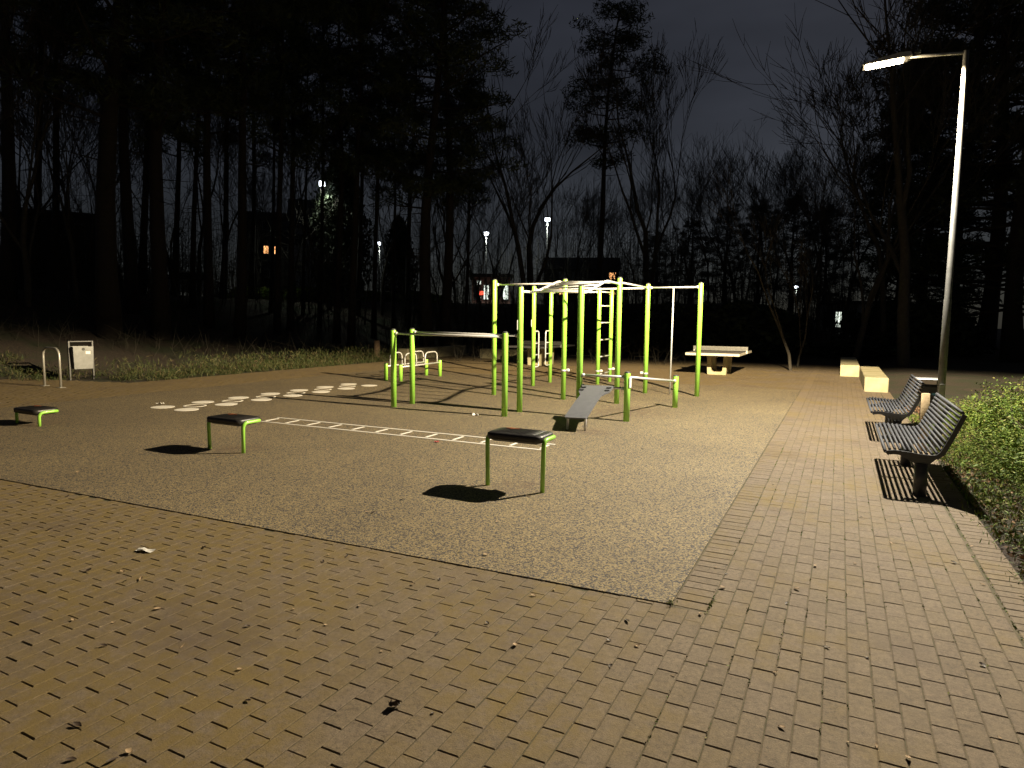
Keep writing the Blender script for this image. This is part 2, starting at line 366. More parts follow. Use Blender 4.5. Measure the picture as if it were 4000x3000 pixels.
# unit block outline: bottom ring, shoulder ring, top ring
def block_arrays(bl):
    N = len(bl); hx, hy = bl[:, 2] / 2, bl[:, 3] / 2
    ch = .004; V = np.zeros((N, 12, 3)); sg = [(-1, -1), (1, -1), (1, 1), (-1, 1)]
    dz = rng.normal(0, .0009, N); tx = rng.normal(0, .0018, N); ty = rng.normal(0, .0018, N)
    for r_, (ins, z) in enumerate(((0, -.03), (0, -.003), (ch, 0))):
        for q, (sx, sy) in enumerate(sg):
            x = sx * (hx - ins); y = sy * (hy - ins)
            V[:, r_ * 4 + q, 0] = bl[:, 0] + x; V[:, r_ * 4 + q, 1] = bl[:, 1] + y
            V[:, r_ * 4 + q, 2] = z + dz + x * tx + y * ty
    F = [(8, 9, 10, 11)] + [(a, (a + 1) % 4, 4 + (a + 1) % 4, 4 + a) for a in range(4)] + [(4 + a, 4 + (a + 1) % 4, 8 + (a + 1) % 4, 8 + a) for a in range(4)]
    return V, F
rest = np.array([i for i in range(len(blocks)) if i not in top])
V, F = block_arrays(blocks[rest]); N = len(rest)
Fa = (np.array(F)[None] + (np.arange(N) * 12)[:, None, None]).reshape(-1, 4)
me = bpy.data.meshes.new('paver_field'); me.vertices.add(N * 12); me.vertices.foreach_set('co', V.reshape(-1))
me.loops.add(Fa.size); me.loops.foreach_set('vertex_index', Fa.reshape(-1).astype(np.int32))
me.polygons.add(len(Fa)); me.polygons.foreach_set('loop_start', (np.arange(len(Fa)) * 4).astype(np.int32))
me.update(calc_edges=True); me.shade_flat()
at = me.attributes.new('rnd', 'FLOAT', 'FACE'); at.data.foreach_set('value', np.repeat(rng.random(N), 9).astype(np.float32))
me.materials.append(MT['paver'])
tag(linkmesh('paver_field', me, pavement), kind='stuff')
unit = {}
for i in sorted(top):
    cx_, cy_, lx, ly = blocks[i]
    key = (lx > ly, )
    if key not in unit:
        V1, F1 = block_arrays(np.array([[0, 0, lx, ly]])); mb = MB(); mb.add(V1[0].tolist(), F1); unit[key] = (mb.mesh('paver', MT['paver']), lx, ly)
    me1, ux, uy = unit[key]
    o = linkmesh('paver', me1, pavement, (cx_, cy_, random.gauss(0, .0006)), 0, (lx / ux, ly / uy, 1))
    o.rotation_euler = (random.gauss(0, .0018), random.gauss(0, .0018), random.gauss(0, .004))

# painted markings on the rubber
mk = empty('hopscotch_marking', (-10.19, 7.37, .006), 'double row of cream painted dots and rings on the rubber surface', 'floor marking')
disc = MB().prism([(.19 * math.cos(a * math.pi / 20), .19 * math.sin(a * math.pi / 20)) for a in range(40)], 'z', 0, .004).mesh('dot', MT['mark'])
rb = MB(); ro, ri = .19, .155
vs = [(r_ * math.cos(a * math.pi / 20), r_ * math.sin(a * math.pi / 20), .004) for r_ in (ro, ri) for a in range(40)]
vs += [(r_ * math.cos(a * math.pi / 20), r_ * math.sin(a * math.pi / 20), 0) for r_ in (ro, ri) for a in range(40)]
rb.add(vs, [(a, (a + 1) % 40, 40 + (a + 1) % 40, 40 + a) for a in range(40)] + [(a, 80 + a, 80 + (a + 1) % 40, (a + 1) % 40) for a in range(40)] + [(40 + a, 40 + (a + 1) % 40, 120 + (a + 1) % 40, 120 + a) for a in range(40)])
ring = rb.mesh('ring', MT['mark'])
for k in range(7):
    linkmesh('dot', disc, mk, (-.31, .805 * k, 0)); linkmesh('dot', disc, mk, (.31, .805 * k, 0))
    if k < 6: linkmesh('ring', ring, mk, (0, .805 * k + .40, 0))
lm = empty('ladder_marking', (-5.53, 7.33, .006), 'cream painted agility ladder lines on the rubber surface', 'floor marking')
lm.rotation_euler.z = .0205
MB().box((0, .20, .002), (4.72, .035, .004)).build('rail', MT['mark'], lm); MB().box((0, -.20, .002), (4.72, .035, .004)).build('rail', MT['mark'], lm)
rg = MB().box((0, 0, .002), (.035, .27, .004)).mesh('rung', MT['mark'])
for k in range(12): linkmesh('rung', rg, lm, (-2.27 + .4155 * k, 0, 0))

# ------------------------------------------------------------------ the lamp that lights the place
lp = empty('street_lamp', (1.168, 9.72, -.02), 'tall galvanised lamp post with lit LED head beside the slatted benches', 'lamp')
MB().tube([(0, 0, 0), (0, 0, 1.9), (0, 0, 1.92), (0, 0, 4.86)], [.044, .043, .038, .030], 16).build('pole', MT['pole'], lp)
MB().tube([(0, 0, 4.835), (-.3, 0, 4.862), (-.66, 0, 4.89)], .018, 10).build('arm', MT['galv'], lp)
hd = MB().prism([(-1.09, 4.835), (-1.06, 4.865), (-.70, 4.925), (-.58, 4.92), (-.56, 4.88), (-.60, 4.865)], 'y', -.10, .10).build('lamp_head', MT['galv'], lp)
MB().prism([(-1.06, 4.826), (-1.06, 4.834), (-.65, 4.858), (-.65, 4.850)], 'y', -.08, .08).build('lens', MT['lens_warm'], hd)
MB().box((-.50, 0, 4.93), (.07, .06, .05), bev=.01).build('sensor', MT['cap'], lp)
MB().prism([(-.03, .45), (-.03, .85), (.03, .85), (.03, .45)], 'y', -.052, -.040).build('service_door', MT['galv'], lp)
ld = bpy.data.lights.new('led_light', 'POINT'); ld.energy = LAMP_W; ld.shadow_soft_size = .055; ld.use_nodes = True
ln = ld.node_tree.nodes; ll = ld.node_tree.links.new; em = ln['Emission']
t = ln.new('ShaderNodeTexCoord'); sp = ln.new('ShaderNodeVectorMath'); sp.operation = 'DOT_PRODUCT'; ll(t.outputs['Normal'], sp.inputs[0]); sp.inputs[1].default_value = Vector((-.02, -.12, -1)).normalized()   # head tilted towards the square
def mth(op, a, b_=None, c_=None):
    x = ln.new('ShaderNodeMath'); x.operation = op
    for i, v in enumerate((a, b_, c_)):
        if v is None: continue
        if isinstance(v, (int, float)): x.inputs[i].default_value = v
        else: ll(v, x.inputs[i])
    return x.outputs[0]
cosd = mth('MULTIPLY', sp.outputs['Value'], 1)
cc = mth('MAXIMUM', cosd, .2)
wide = mth('POWER', cc, -1.7)                        # street optics: more light sideways than straight down
cut = ln.new('ShaderNodeMapRange'); cut.interpolation_type = 'SMOOTHSTEP'; cut.inputs[1].default_value = .145; cut.inputs[2].default_value = .25; cut.inputs[3].default_value = .0015; ll(cosd, cut.inputs[0])
ll(mth('MULTIPLY', wide, cut.outputs[0]), em.inputs['Strength'])
tint = ln.new('ShaderNodeValToRGB'); e = tint.color_ramp.elements
e[0].position = .30; e[0].color = (1, .80, .49, 1); e[1].position = .90; e[1].color = (1, .92, .76, 1); ll(cosd, tint.inputs[0]); ll(tint.outputs[0], em.inputs['Color'])
lo = bpy.data.objects.new('led_light', ld); C.objects.link(lo); lo.location = (.29, 9.71, 4.80)
lo.parent = lp; lo.location = (.29 - 1.168, -.01, 4.80)

# ------------------------------------------------------------------ calisthenics frame
fr = empty('calisthenics_frame', (-4.9, 12.0, .006), 'large lime green calisthenics frame with steel bars, ladder and incline board', 'exercise frame')
OX, OY = -4.9, 12.0
def W(x, y, z): return (x - OX, y - OY, z)
post_r = .05
def post(x, y, h, plate=None):
    p = MB().lathe([(post_r, 0), (post_r, h - .012), (post_r - .006, h)], (0, 0, 0), 18).build('post', MT['lime'], fr, W(x, y, 0))
    MB().lathe([(post_r - .004, h - .004), (post_r - .004, h + .012), (post_r - .02, h + .022), (.004, h + .024)], (0, 0, 0), 18).build('cap', MT['cap'], p)
    if plate:
        dx, dy, z = plate; an = math.atan2(dy, dx)
        q = MB().box((post_r + .006, 0, z), (.012, .055, .17), bev=.004)
        q.v = [(v[0] * math.cos(an) - v[1] * math.sin(an), v[0] * math.sin(an) + v[1] * math.cos(an), v[2]) for v in q.v]
        q.build('plate', MT['white_plate'], p)
    return p
Z0 = 2.375
post(-7.10, 9.45, 1.375); post(-7.08, 9.99, 1.385); post(-4.855, 9.43, 1.365)
post(-4.875, 10.03, 2.13, (-.8, -.6, 1.49)); post(-3.79, 10.04, 2.13)
post(-6.47, 12.07, 2.39); post(-4.90, 12.08, Z0); post(-3.765, 12.0, Z0)
post(-6.56, 14.22, Z0, (-.8, -.6, 1.5)); post(-6.575, 15.29, Z0)
post(-5.35, 15.44, Z0); post(-5.31, 16.28, Z0)
post(-3.79, 14.13, Z0); post(-2.66, 14.09, Z0)
post(-2.952, 9.94, .765, (.95, -.3, .62)); post(-2.655, 12.01, .58)
def bar(pts, r=.018, ends=True, name='bar', mat='steel', rad=.1):
    pts = [W(*p) for p in pts]
    o = MB().tube(bend(pts, rad) if len(pts) > 2 else pts, r, 10).build(name, MT[mat], fr)
    if ends:
        for a, c in ((pts[0], pts[1]), (pts[-1], pts[-2])):
            a = Vector(a); d = (Vector(c) - a).normalized()
            MB().tube([a + d * .046, a + d * .075, a + d * .10], [.034, .03, .02], 12).build('collar', MT['steel'], o)
    return o
bar([(-7.10, 9.45, 1.315), (-4.855, 9.43, 1.30)], .021); bar([(-7.08, 9.99, 1.335), (-4.875, 10.03, 1.31)], .021)
bar([(-6.47, 12.07, 2.30), (-4.90, 12.08, 2.30)]); bar([(-3.765, 12.0, 2.30), (-3.79, 14.13, 2.30)]); bar([(-3.79, 14.13, 2.30), (-2.66, 14.09, 2.30)])
bar([(-6.56, 14.22, 2.29), (-3.79, 14.13, 2.29)]); bar([(-6.575, 15.29, 2.28), (-5.35, 15.44, 2.28)])
bar([(-3.79, 10.04, .69), (-2.952, 9.94, .70)], .02); bar([(-2.952, 9.94, .70), (-2.655, 12.01, .49)], .02)
# arched monkey bars
pl = [(-4.875, 10.03, 2.055), (-4.88, 10.62, 2.07), (-4.89, 11.75, 2.325), (-4.90, 12.08, 2.30)]
pr = [(-3.79, 10.04, 2.03), (-3.785, 10.25, 2.035), (-3.775, 11.25, 2.285), (-3.765, 12.0, 2.27)]
bar(pl, .022, name='rail', rad=.12); bar(pr, .022, name='rail', rad=.12)
def on(poly, t):
    P = [Vector(p) for p in poly]; ls = [(P[i + 1] - P[i]).length for i in range(len(P) - 1)]; s = t * sum(ls)
    for i, l_ in enumerate(ls):
        if s <= l_: return P[i].lerp(P[i + 1], s / l_)
        s -= l_
    return P[-1]
for t_ in (.16, .30, .44, .58, .72, .86): bar([on(pl, t_), on(pr, t_)], .016, False, 'rung')
# ladder between the two far posts
for z in (.25, .68, 1.10, 1.525, 1.945, 2.29): bar([(-5.35, 15.44, z), (-5.31, 16.28, z + .01)], .017, False, 'ladder_rung')
# vertical grip bars on the facing posts
for (x, y, s) in ((-6.56, 14.22, 1), (-6.575, 15.29, -1)):
    yb = y + s * .31
    bar([(x, y, 1.31), (x, yb, 1.31), (x, yb, .45), (x, y, .45)], .016, False, 'grip_bar', rad=.07)
    for z in (1.02, .74): bar([(x, y, z), (x, yb, z)], .013, False, 'grip_spacer')
bar([(-3.232, 14.11, 2.30), (-3.245, 14.13, 0)], .017, False, 'climbing_pole')
# foot rests
for (x, y, z, dx) in ((-4.90, 12.08, .58, 1), (-5.35, 15.44, .33, 1), (-3.79, 14.13, .43, -1), (-5.31, 16.28, .33, 1)):
    MB().lathe([(.056, -.02), (.056, .02)], (0, 0, z), 16).build('clamp_ring', MT['steel'], fr, W(x, y, 0))
    MB().box((dx * .09, 0, z + .012), (.07, .05, .06), bev=.012).build('foot_rest', MT['white_plate'], fr, W(x, y, 0))
# incline board
def board():
    # outline in (s along the slope, half width)
    a = Vector((-3.30, 8.60, .205)); c = Vector((-3.42, 9.92, .545))
    u = (c - a).normalized(); v = Vector((1, .0, 0)); v = (v - u * v.dot(u)).normalized(); nrm = v.cross(u) * -1
    if nrm.z < 0: nrm = -nrm
    Ls = (c - a).length; hw = lambda s: .165 if s < .62 else .165 + .09 * sstep(.62, .82, s)
    S = [0, .02, .05] + [.1 + .05 * k for k in range(17)] + [.95, .98, 1.0]
    vs = []
    for s in S:
        wv = hw(s) * (.90 if s == 0 else .97 if s == .02 else .93 if s == 1 else 1)
        sag = .02 * math.sin(math.pi * s)
        for t2, dz in ((-1, 0), (1, 0), (1, -.022), (-1, -.022)):
            vs.append(a + u * (s * Ls) + v * wv * t2 + nrm * (dz + sag))
    fs = [(i * 4 + q, i * 4 + (q + 1) % 4, i * 4 + 4 + (q + 1) % 4, i * 4 + 4 + q) for i in range(len(S) - 1) for q in range(4)]
    fs = [f[::-1] for f in fs] + [(0, 1, 2, 3), tuple(len(vs) - 4 + q for q in (3, 2, 1, 0))]
    b = MB(); b.add([W(*p) for p in vs], fs); o = b.build('incline_board', MT['rubber_grey'], fr)
    for s in (.80, .90):
        for t2 in (-1, 1):
            c0 = a + u * (s * Ls) + v * t2 * .205 + nrm * (.012 + .02 * math.sin(math.pi * s))
            q = MB(); e1, e2 = u * .022, v * .038
            q.add([W(*(c0 + i * e1 + j * e2 + nrm * z)) for z in (-.004, .002) for i, j in ((-1, -.8), (-.8, -1), (.8, -1), (1, -.8), (1, .8), (.8, 1), (-.8, 1), (-1, .8))],
                  [tuple(range(8)), tuple(range(15, 7, -1))] + [(i, (i + 1) % 8, 8 + (i + 1) % 8, 8 + i) for i in range(8)])
            q.build('grip_slot', MT['black'], o)
    bar([(-3.48, 8.755, 0), (-3.47, 8.77, .235), (-3.20, 8.77, .235), (-3.205, 8.75, 0)], .018, False, 'board_leg', rad=.05)
board()
bar([(-3.79, 10.04, .515), (-2.952, 9.94, .515)], .02)

# push-up station
ps = empty('push_up_station', (-10.16, 14.4, .006), 'low lime green push-up station with arched steel handles behind the dots', 'exercise station')
for (x, y, h) in ((-10.43, 13.56, .425), (-9.93, 13.51, .42), (-10.36, 15.3, .45), (-9.90, 15.29, .445)):
    p = MB().lathe([(.05, 0), (.05, h - .01), (.045, h)], (0, 0, 0), 16).build('post', MT['lime'], ps, (x + 10.16, y - 14.4, 0))
    MB().lathe([(.045, h - .003), (.044, h + .012), (.02, h + .02)], (0, 0, 0), 16).build('cap', MT['cap'], p)
for (x0, y0, x1, y1) in ((-10.43, 13.56, -10.36, 15.3), (-9.93, 13.51, -9.90, 15.29)):
    o = MB().tube([(x0 + 10.16, y0 - 14.4, .355), (x1 + 10.16, y1 - 14.4, .385)], .021, 10).build('rail', MT['steel'], ps)
    for s0, s1 in ((.10, .38), (.60, .92)):
        q = lambda s, z: (x0 + (x1 - x0) * s + 10.16, y0 + (y1 - y0) * s - 14.4, z)
        MB().tube(bend([q(s0, .36), q(s0 + .0, .685), q(s1 - .0, .695), q(s1, .38)], .16), .017, 10).build('handle', MT['steel'], o)

# ------------------------------------------------------------------ jump boxes
def rounded_rect(hx, hy, r, n=5):
    out = []
    for cx_, cy_, a0 in ((hx - r, hy - r, 0), (-hx + r, hy - r, 90), (-hx + r, -hy + r, 180), (hx - r, -hy + r, 270)):
        for k in range(n + 1):
            a = R(a0 + 90 * k / n); out.append((cx_ + r * math.cos(a), cy_ + r * math.sin(a)))
    return out
def jump_box(x, y, h, label, print_mark):
    o = empty('jump_box', (x, y, .006), label, 'jump box', 'three rubber topped jump boxes in a row')
    b = MB(); nn = 24
    lay = [(.270, .165, .06, h - .068), (.285, .18, .07, h - .056), (.285, .18, .07, h - .015), (.275, .17, .065, h - .002), (.24, .14, .06, h + .004)]
    vs = []
    for hx, hy, r_, z in lay: vs += [(p[0], p[1] + .135, z) for p in rounded_rect(hx, hy, r_)]
    fs = [tuple(range(nn - 1, -1, -1)), tuple((len(lay) - 1) * nn + k for k in range(nn))]
    fs += [(i * nn + k, i * nn + (k + 1) % nn, (i + 1) * nn + (k + 1) % nn, (i + 1) * nn + k) for i in range(len(lay) - 1) for k in range(nn)]
    b.add(vs, fs, True); pad = b.build('pad', MT['pad'], o)
    for k in range(8):            # moulded ribs across the top
        yy = .012 + .035 * k
        MB().tube([(-.215, yy - .012, h + .002), (-.07, yy + .012, h + .004), (.07, yy - .006, h + .004), (.215, yy + .014, h + .002)], .0035, 6).build('rib', MT['pad'], pad)
    if print_mark:
        pm = MB()
        for (u, v, a) in ((-.16, .22, .3), (-.12, .205, .8), (-.08, .22, .2), (-.13, .235, -.2)):
            pm.box((u, v, h + .0085), (.055, .012, .003), rz=a)
        pm.build('printed_emblem', MT['orange'], pad)
    MB().box((0, .14, h - .076), (.46, .26, .02), bev=.005).build('support_plate', MT['dark_metal'], o)
    path = lambda s: bend([(s * .285, .02, -.02), (s * .292, .02, h - .045), (s * .305, .27, h - .04), (s * .14, .31, h - .07)], .07, 8)
    for s in (-1, 1): MB().tube(path(s), .0215, 12).build('leg', MT['lime'], o)
    return o
jump_box(-2.655, 5.355, .525, 'tallest of the three black rubber topped jump boxes, in the foreground', True)
jump_box(-6.43, 5.28, .395, 'medium height black rubber topped jump box, middle of the row', True)
jump_box(-10.42, 5.19, .235, 'lowest black rubber topped jump box near the left edge', True)

# ------------------------------------------------------------------ benches
def bench(y0, y1, label):
    o = empty('slatted_bench', (.433, y0, 0), label, 'bench', 'two grey slatted benches beside the verge'); Lb = y1 - y0
    prof = [(0, .385), (.02, .402), (.08, .41), (.18, .402), (.28, .392), (.36, .388), (.405, .395), (.435, .425), (.465, .49), (.50, .575), (.54, .68), (.58, .785)]
    P = [Vector((u, 0, v)) for u, v in prof]
    ls = [0]
    for i in range(1, len(P)): ls.append(ls[-1] + (P[i] - P[i - 1]).length)
    def at_(s):
        for i in range(1, len(P)):
            if s <= ls[i] + 1e-9: return P[i - 1].lerp(P[i], (s - ls[i - 1]) / (ls[i] - ls[i - 1]))
        return P[-1]
    NS = 21
    for k in range(NS):
        c = at_(ls[-1] * k / (NS - 1)); r_ = .0165 if k in (0, NS - 1) else .0128
        MB().tube([(c.x, .012, c.z + .008), (c.x, Lb - .012, c.z + .008)], r_, 8).build('slat', MT['bench'], o)
    for yy in (0, Lb * .5, Lb):
        b = MB(); vs = []
        for i, p in enumerate(P):
            d = (P[min(i + 1, len(P) - 1)] - P[max(i - 1, 0)]).normalized(); nn = Vector((d.z, 0, -d.x))
            for q, (off, dy) in enumerate(((-.004, -.012), (-.004, .012), (.036, .012), (.036, -.012))):
                pt = p + nn * off; vs.append((pt.x, yy + dy, pt.z))
        fs = [(i * 4 + q, i * 4 + (q + 1) % 4, i * 4 + 4 + (q + 1) % 4, i * 4 + 4 + q) for i in range(len(P) - 1) for q in range(4)] + [(3, 2, 1, 0), tuple(len(vs) - 4 + q for q in range(4))]
        b.add(vs, fs); b.build('side_frame', MT['dark_metal'], o)
    for yy in (.10 if False else .02 + .0, Lb - .30):
        yy = max(yy, .06)
        MB().tube([(.30, yy, -.02), (.30, yy, .30)], .055, 16).build('pedestal', MT['dark_metal'], o)
        MB().prism([(.12, .365), (.24, .30), (.245, .27), (.355, .27), (.36, .30), (.47, .42), (.43, .385), (.30, .375)], 'y', yy - .03, yy + .03).build('bracket', MT['dark_metal'], o)
    return o
bench(6.95, 8.76, 'grey slatted bench nearest the camera, on a dark pedestal')
bench(9.96, 11.76, 'grey slatted bench farther away, beside the lamp post')

# ------------------------------------------------------------------ concrete seats and table tennis tables
def conc(x0, x1, y0, y1, h, label):
    o = MB().box(((x1 - x0) / 2, (y1 - y0) / 2, h / 2), (x1 - x0, y1 - y0, h), bev=.015).build('concrete_seat', MT['concrete'], None, (x0, y0, -.01))
    tag(o, label, 'concrete block', 'pale concrete seat blocks round the square')
conc(.56, 1.05, 17.2, 21.6, .345, 'pale concrete seat block just beyond the benches')
conc(.05, .56, 21.85, 27.0, .35, 'farther concrete seat block behind the one near the benches')
conc(-15.5, -15.03, 20.9, 25.4, .43, 'long low concrete block along the planted verge')
conc(-13.25, -11.2, 23.45, 24.0, .40, 'concrete seat block in the dark behind the left table')
def tt_table(x, y, label, edge='table_edge', th=.07):
    o = empty('table_tennis_table', (x, y, -.01), label, 'table', 'two concrete table tennis tables')
    h = .70
    t = MB().box((0, 0, h - .004), (1.50, 2.84, .012)).build('table_top', MT['table_top'], o)
    MB().box((0, 0, h - .01 - th / 2), (1.52, 2.86, th), bev=.006).build('slab', MT[edge], o)
    for yy in (-.42, .42):
        b = MB()
        prof = [(-.27, 0), (.27, 0), (.30, .62), (.19, .62), (.165, .14), (.12, .095), (-.12, .095), (-.165, .14), (-.19, .62), (-.30, .62)]
        n_ = len(prof); y0, y1 = yy - .09, yy + .09
        b.add([(u, y0, v) for u, v in prof] + [(u, y1, v) for u, v in prof],
              [(0, 1, 5, 6), (1, 4, 5), (1, 2, 3, 4), (0, 6, 7), (0, 7, 8, 9)] + [tuple(n_ + i for i in f[::-1]) for f in ((0, 1, 5, 6), (1, 4, 5), (1, 2, 3, 4), (0, 6, 7), (0, 7, 8, 9))] + [(i, n_ + i, n_ + (i + 1) % n_, (i + 1) % n_) for i in range(n_)])
        b.build('pedestal', MT['concrete'], o)
    net = MB().box((0, 0, h + .085), (1.62, .018, .13), bev=.003).build('net_plate', MT['pole'], o)
    for z in (.045, .075, .105): MB().box((0, -.011, h + z), (1.5, .004, .006)).build('slot', MT['black'], net)
    for s in (-1, 1): MB().box((s * .78, 0, h - .01), (.05, .05, .10), bev=.006).build('net_bracket', MT['galv'], o)
tt_table(-3.28, 20.82, 'concrete table tennis table behind the climbing pole on the right')
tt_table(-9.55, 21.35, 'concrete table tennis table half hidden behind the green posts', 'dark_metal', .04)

# ------------------------------------------------------------------ cycle hoop and bins
hp = empty('cycle_stand', (-15.62, 8.35, -.01), 'steel cycle hoop standing at the left edge of the paving', 'bike stand')
MB().tube(bend([(-.345, .02, 0), (-.345, .02, .87), (.345, -.02, .87), (.345, -.02, 0)], .2, 8), .024, 12).build('hoop', MT['galv'], hp)
for s in (-1, 1): MB().box((s * .345, -s * .02, .012), (.14, .14, .012), bev=.003).build('foot_plate', MT['galv'], hp)
lb = empty('litter_bin', (-16.93, 9.74, -.02), 'pale sheet metal litter bin hung in a dark frame beside the cycle stand', 'litter bin', rz=R(76))
for s in (-1, 1): MB().box((s * .255, .0, .49), (.04, .08, .98), bev=.006).build('post', MT['dark_metal'], lb)
MB().box((0, 0, .962), (.47, .07, .03), bev=.006).build('hood_bar', MT['dark_metal'], lb)
bx = MB()
ring_ = lambda z, hx, hy: [(-hx, -hy - .05, z), (hx, -hy - .05, z), (hx, hy - .05, z), (-hx, hy - .05, z)]
bx.add(ring_(.285, .20, .13) + ring_(.84, .222, .16) + ring_(.84, .205, .145) + ring_(.55, .195, .135), [(3, 2, 1, 0)] + [(4 * k + i, 4 * k + (i + 1) % 4, 4 * k + 4 + (i + 1) % 4, 4 * k + 4 + i) for k in range(3) for i in range(4)] + [(12, 13, 14, 15)])
body = bx.build('body', MT['bin'], lb)
MB().lathe([(.035, 0), (.035, .004)], (0, 0, 0), 14).build('lock_hole', MT['black'], body, (0, -.2065, .775)).rotation_euler = (R(90 - 3.4), 0, 0)
MB().box((.10, -.2035, .69), (.10, .004, .07)).build('sticker', MT['paper'], body)
bn = empty('waste_bin', (1.075, 10.05, -.02), 'dark waste bin with flat lid strapped beside the lamp post', 'litter bin')
MB().tube([(0, 0, 0), (0, 0, .35)], .035, 10).build('stand', MT['dark_metal'], bn)
bb = MB().box((.02, 0, .56), (.20, .22, .50), bev=.02).build('body', MT['bench'], bn)
MB().box((-.02, 0, .885), (.27, .26, .022), bev=.008).build('lid', MT['galv'], bn)
for q in (-1, 1): MB().box((.10, q * .09, .84), (.02, .02, .08)).build('lid_support', MT['dark_metal'], bn)
MB().box((.055, -.1125, .70), (.07, .006, .03), bev=.002).build('sticker', MT['blue'], bb)
st = MB().tube([(0, 0, -.05), (.005, 0, .45), (0, 0, .72)], [.055, .05, .048], 10).build('timber_post', MT['pale_timber'], None, (.99, 9.55, 0)); tag(st, 'short pale timber post between the two benches', 'post')
x_, y_ = polar(1468, 25.5); zt = terrain(x_, y_)
st = MB().tube([(0, 0, -.2), (.01, 0, .4), (0, .01, .78)], [.13, .12, .11], 10).build('timber_stump', MT['timber'], None, (x_, y_, zt)); tag(st, 'brown timber stump in the dark planting beyond the dots', 'stump')

# ------------------------------------------------------------------ vegetation builders
def quads(n, centers, size, aspect=.4, flat=.0, seed=0):
    """n leaf quads at given centres (N,3) -> V,F arrays"""
    r = np.random.default_rng(seed); N = len(centers)
    a = r.normal(size=(N, 3)); a[:, 2] *= (1 - flat); a /= np.linalg.norm(a, axis=1)[:, None]
    q = r.normal(size=(N, 3)); q -= a * (q * a).sum(1)[:, None]; q /= np.linalg.norm(q, axis=1)[:, None]
    s = size * r.uniform(.6, 1.3, N)[:, None]
    V = np.stack([centers - a * s, centers + q * s * aspect, centers + a * s, centers - q * s * aspect], 1).reshape(-1, 3)
    return V, np.arange(N * 4).reshape(-1, 4)
def npmesh(name, V, F, mat):
    me = bpy.data.meshes.new(name); me.vertices.add(len(V)); me.vertices.foreach_set('co', V.astype(np.float32).reshape(-1))
    k = F.shape[1]; me.loops.add(F.size); me.loops.foreach_set('vertex_index', F.reshape(-1).astype(np.int32))
    me.polygons.add(len(F)); me.polygons.foreach_set('loop_start', (np.arange(len(F)) * k).astype(np.int32)); me.update(calc_edges=True); me.shade_flat(); me.materials.append(mat); return me
def pine_meshes(h, lo_, cr, rtr, lean, seed, nlimb=34, mat=None):
    rr = random.Random(seed); T = MB(); path = []
    for i in range(9):
        t = i / 8; path.append((lean * t * t * h * .12 + .12 * math.sin(t * 7 + seed), .10 * math.sin(t * 5 + seed * 2), h * t * .97))
    T.tube(path, [rtr * (1.25 if i == 0 else 1 - .82 * i / 8) for i in range(9)], 9)
    cents = []
    for k in range(nlimb):
        t = lo_ + (1 - lo_) * (k / nlimb) ** .9; z = h * t * .97; i = min(7, int(t * 8)); f = t * 8 - i
        p = Vector(path[i]).lerp(Vector(path[i + 1]), min(1, f))
        an = k * 2.4 + rr.uniform(-.5, .5); prof = math.sin(math.pi * min(1, .18 + .85 * (t - lo_) / (1 - lo_))) ** .7
        ln_ = cr * (.35 + .75 * prof) * rr.uniform(.55, 1.1)
        d = Vector((math.cos(an), math.sin(an), rr.uniform(-.05, .5)))
        e = p + d * ln_; mid = p + d * ln_ * .5 + Vector((0, 0, -.08 * ln_))
        T.tube([p, mid, e], [rtr * .22, rtr * .14, rtr * .05], 5, cap=False)
        for q in range(rr.randint(2, 4)):
            s = rr.uniform(.45, 1.08); c = p + d * ln_ * s + Vector((rr.gauss(0, .35), rr.gauss(0, .35), rr.gauss(.1, .2)))
            cents.append((c, rr.uniform(.42, .80)))
    for k in range(6): # dead stubs below the crown
        t = rr.uniform(.25, lo_); i = min(7, int(t * 8)); p = Vector(path[i]).lerp(Vector(path[i + 1]), t * 8 - i); an = rr.uniform(0, 6.28)
        T.tube([p, p + Vector((math.cos(an), math.sin(an), rr.uniform(-.3, .3))) * rr.uniform(.5, 1.6)], [rtr * .12, .008], 4, cap=False)
    r = np.random.default_rng(seed); pts = []
    for c, s in cents:
        q = r.normal(size=(90, 3)); q /= np.linalg.norm(q, axis=1)[:, None]; q *= (r.random(90) ** .4)[:, None]
        pts.append(np.array(c) + q * np.array([s, s, s * .55]))
    V, F = quads(0, np.concatenate(pts), .15, .17, 0, seed)
    return T.mesh('trunk', MT['bark']), npmesh('crown', V, F, mat or MT['needle'])
TWIG = .012
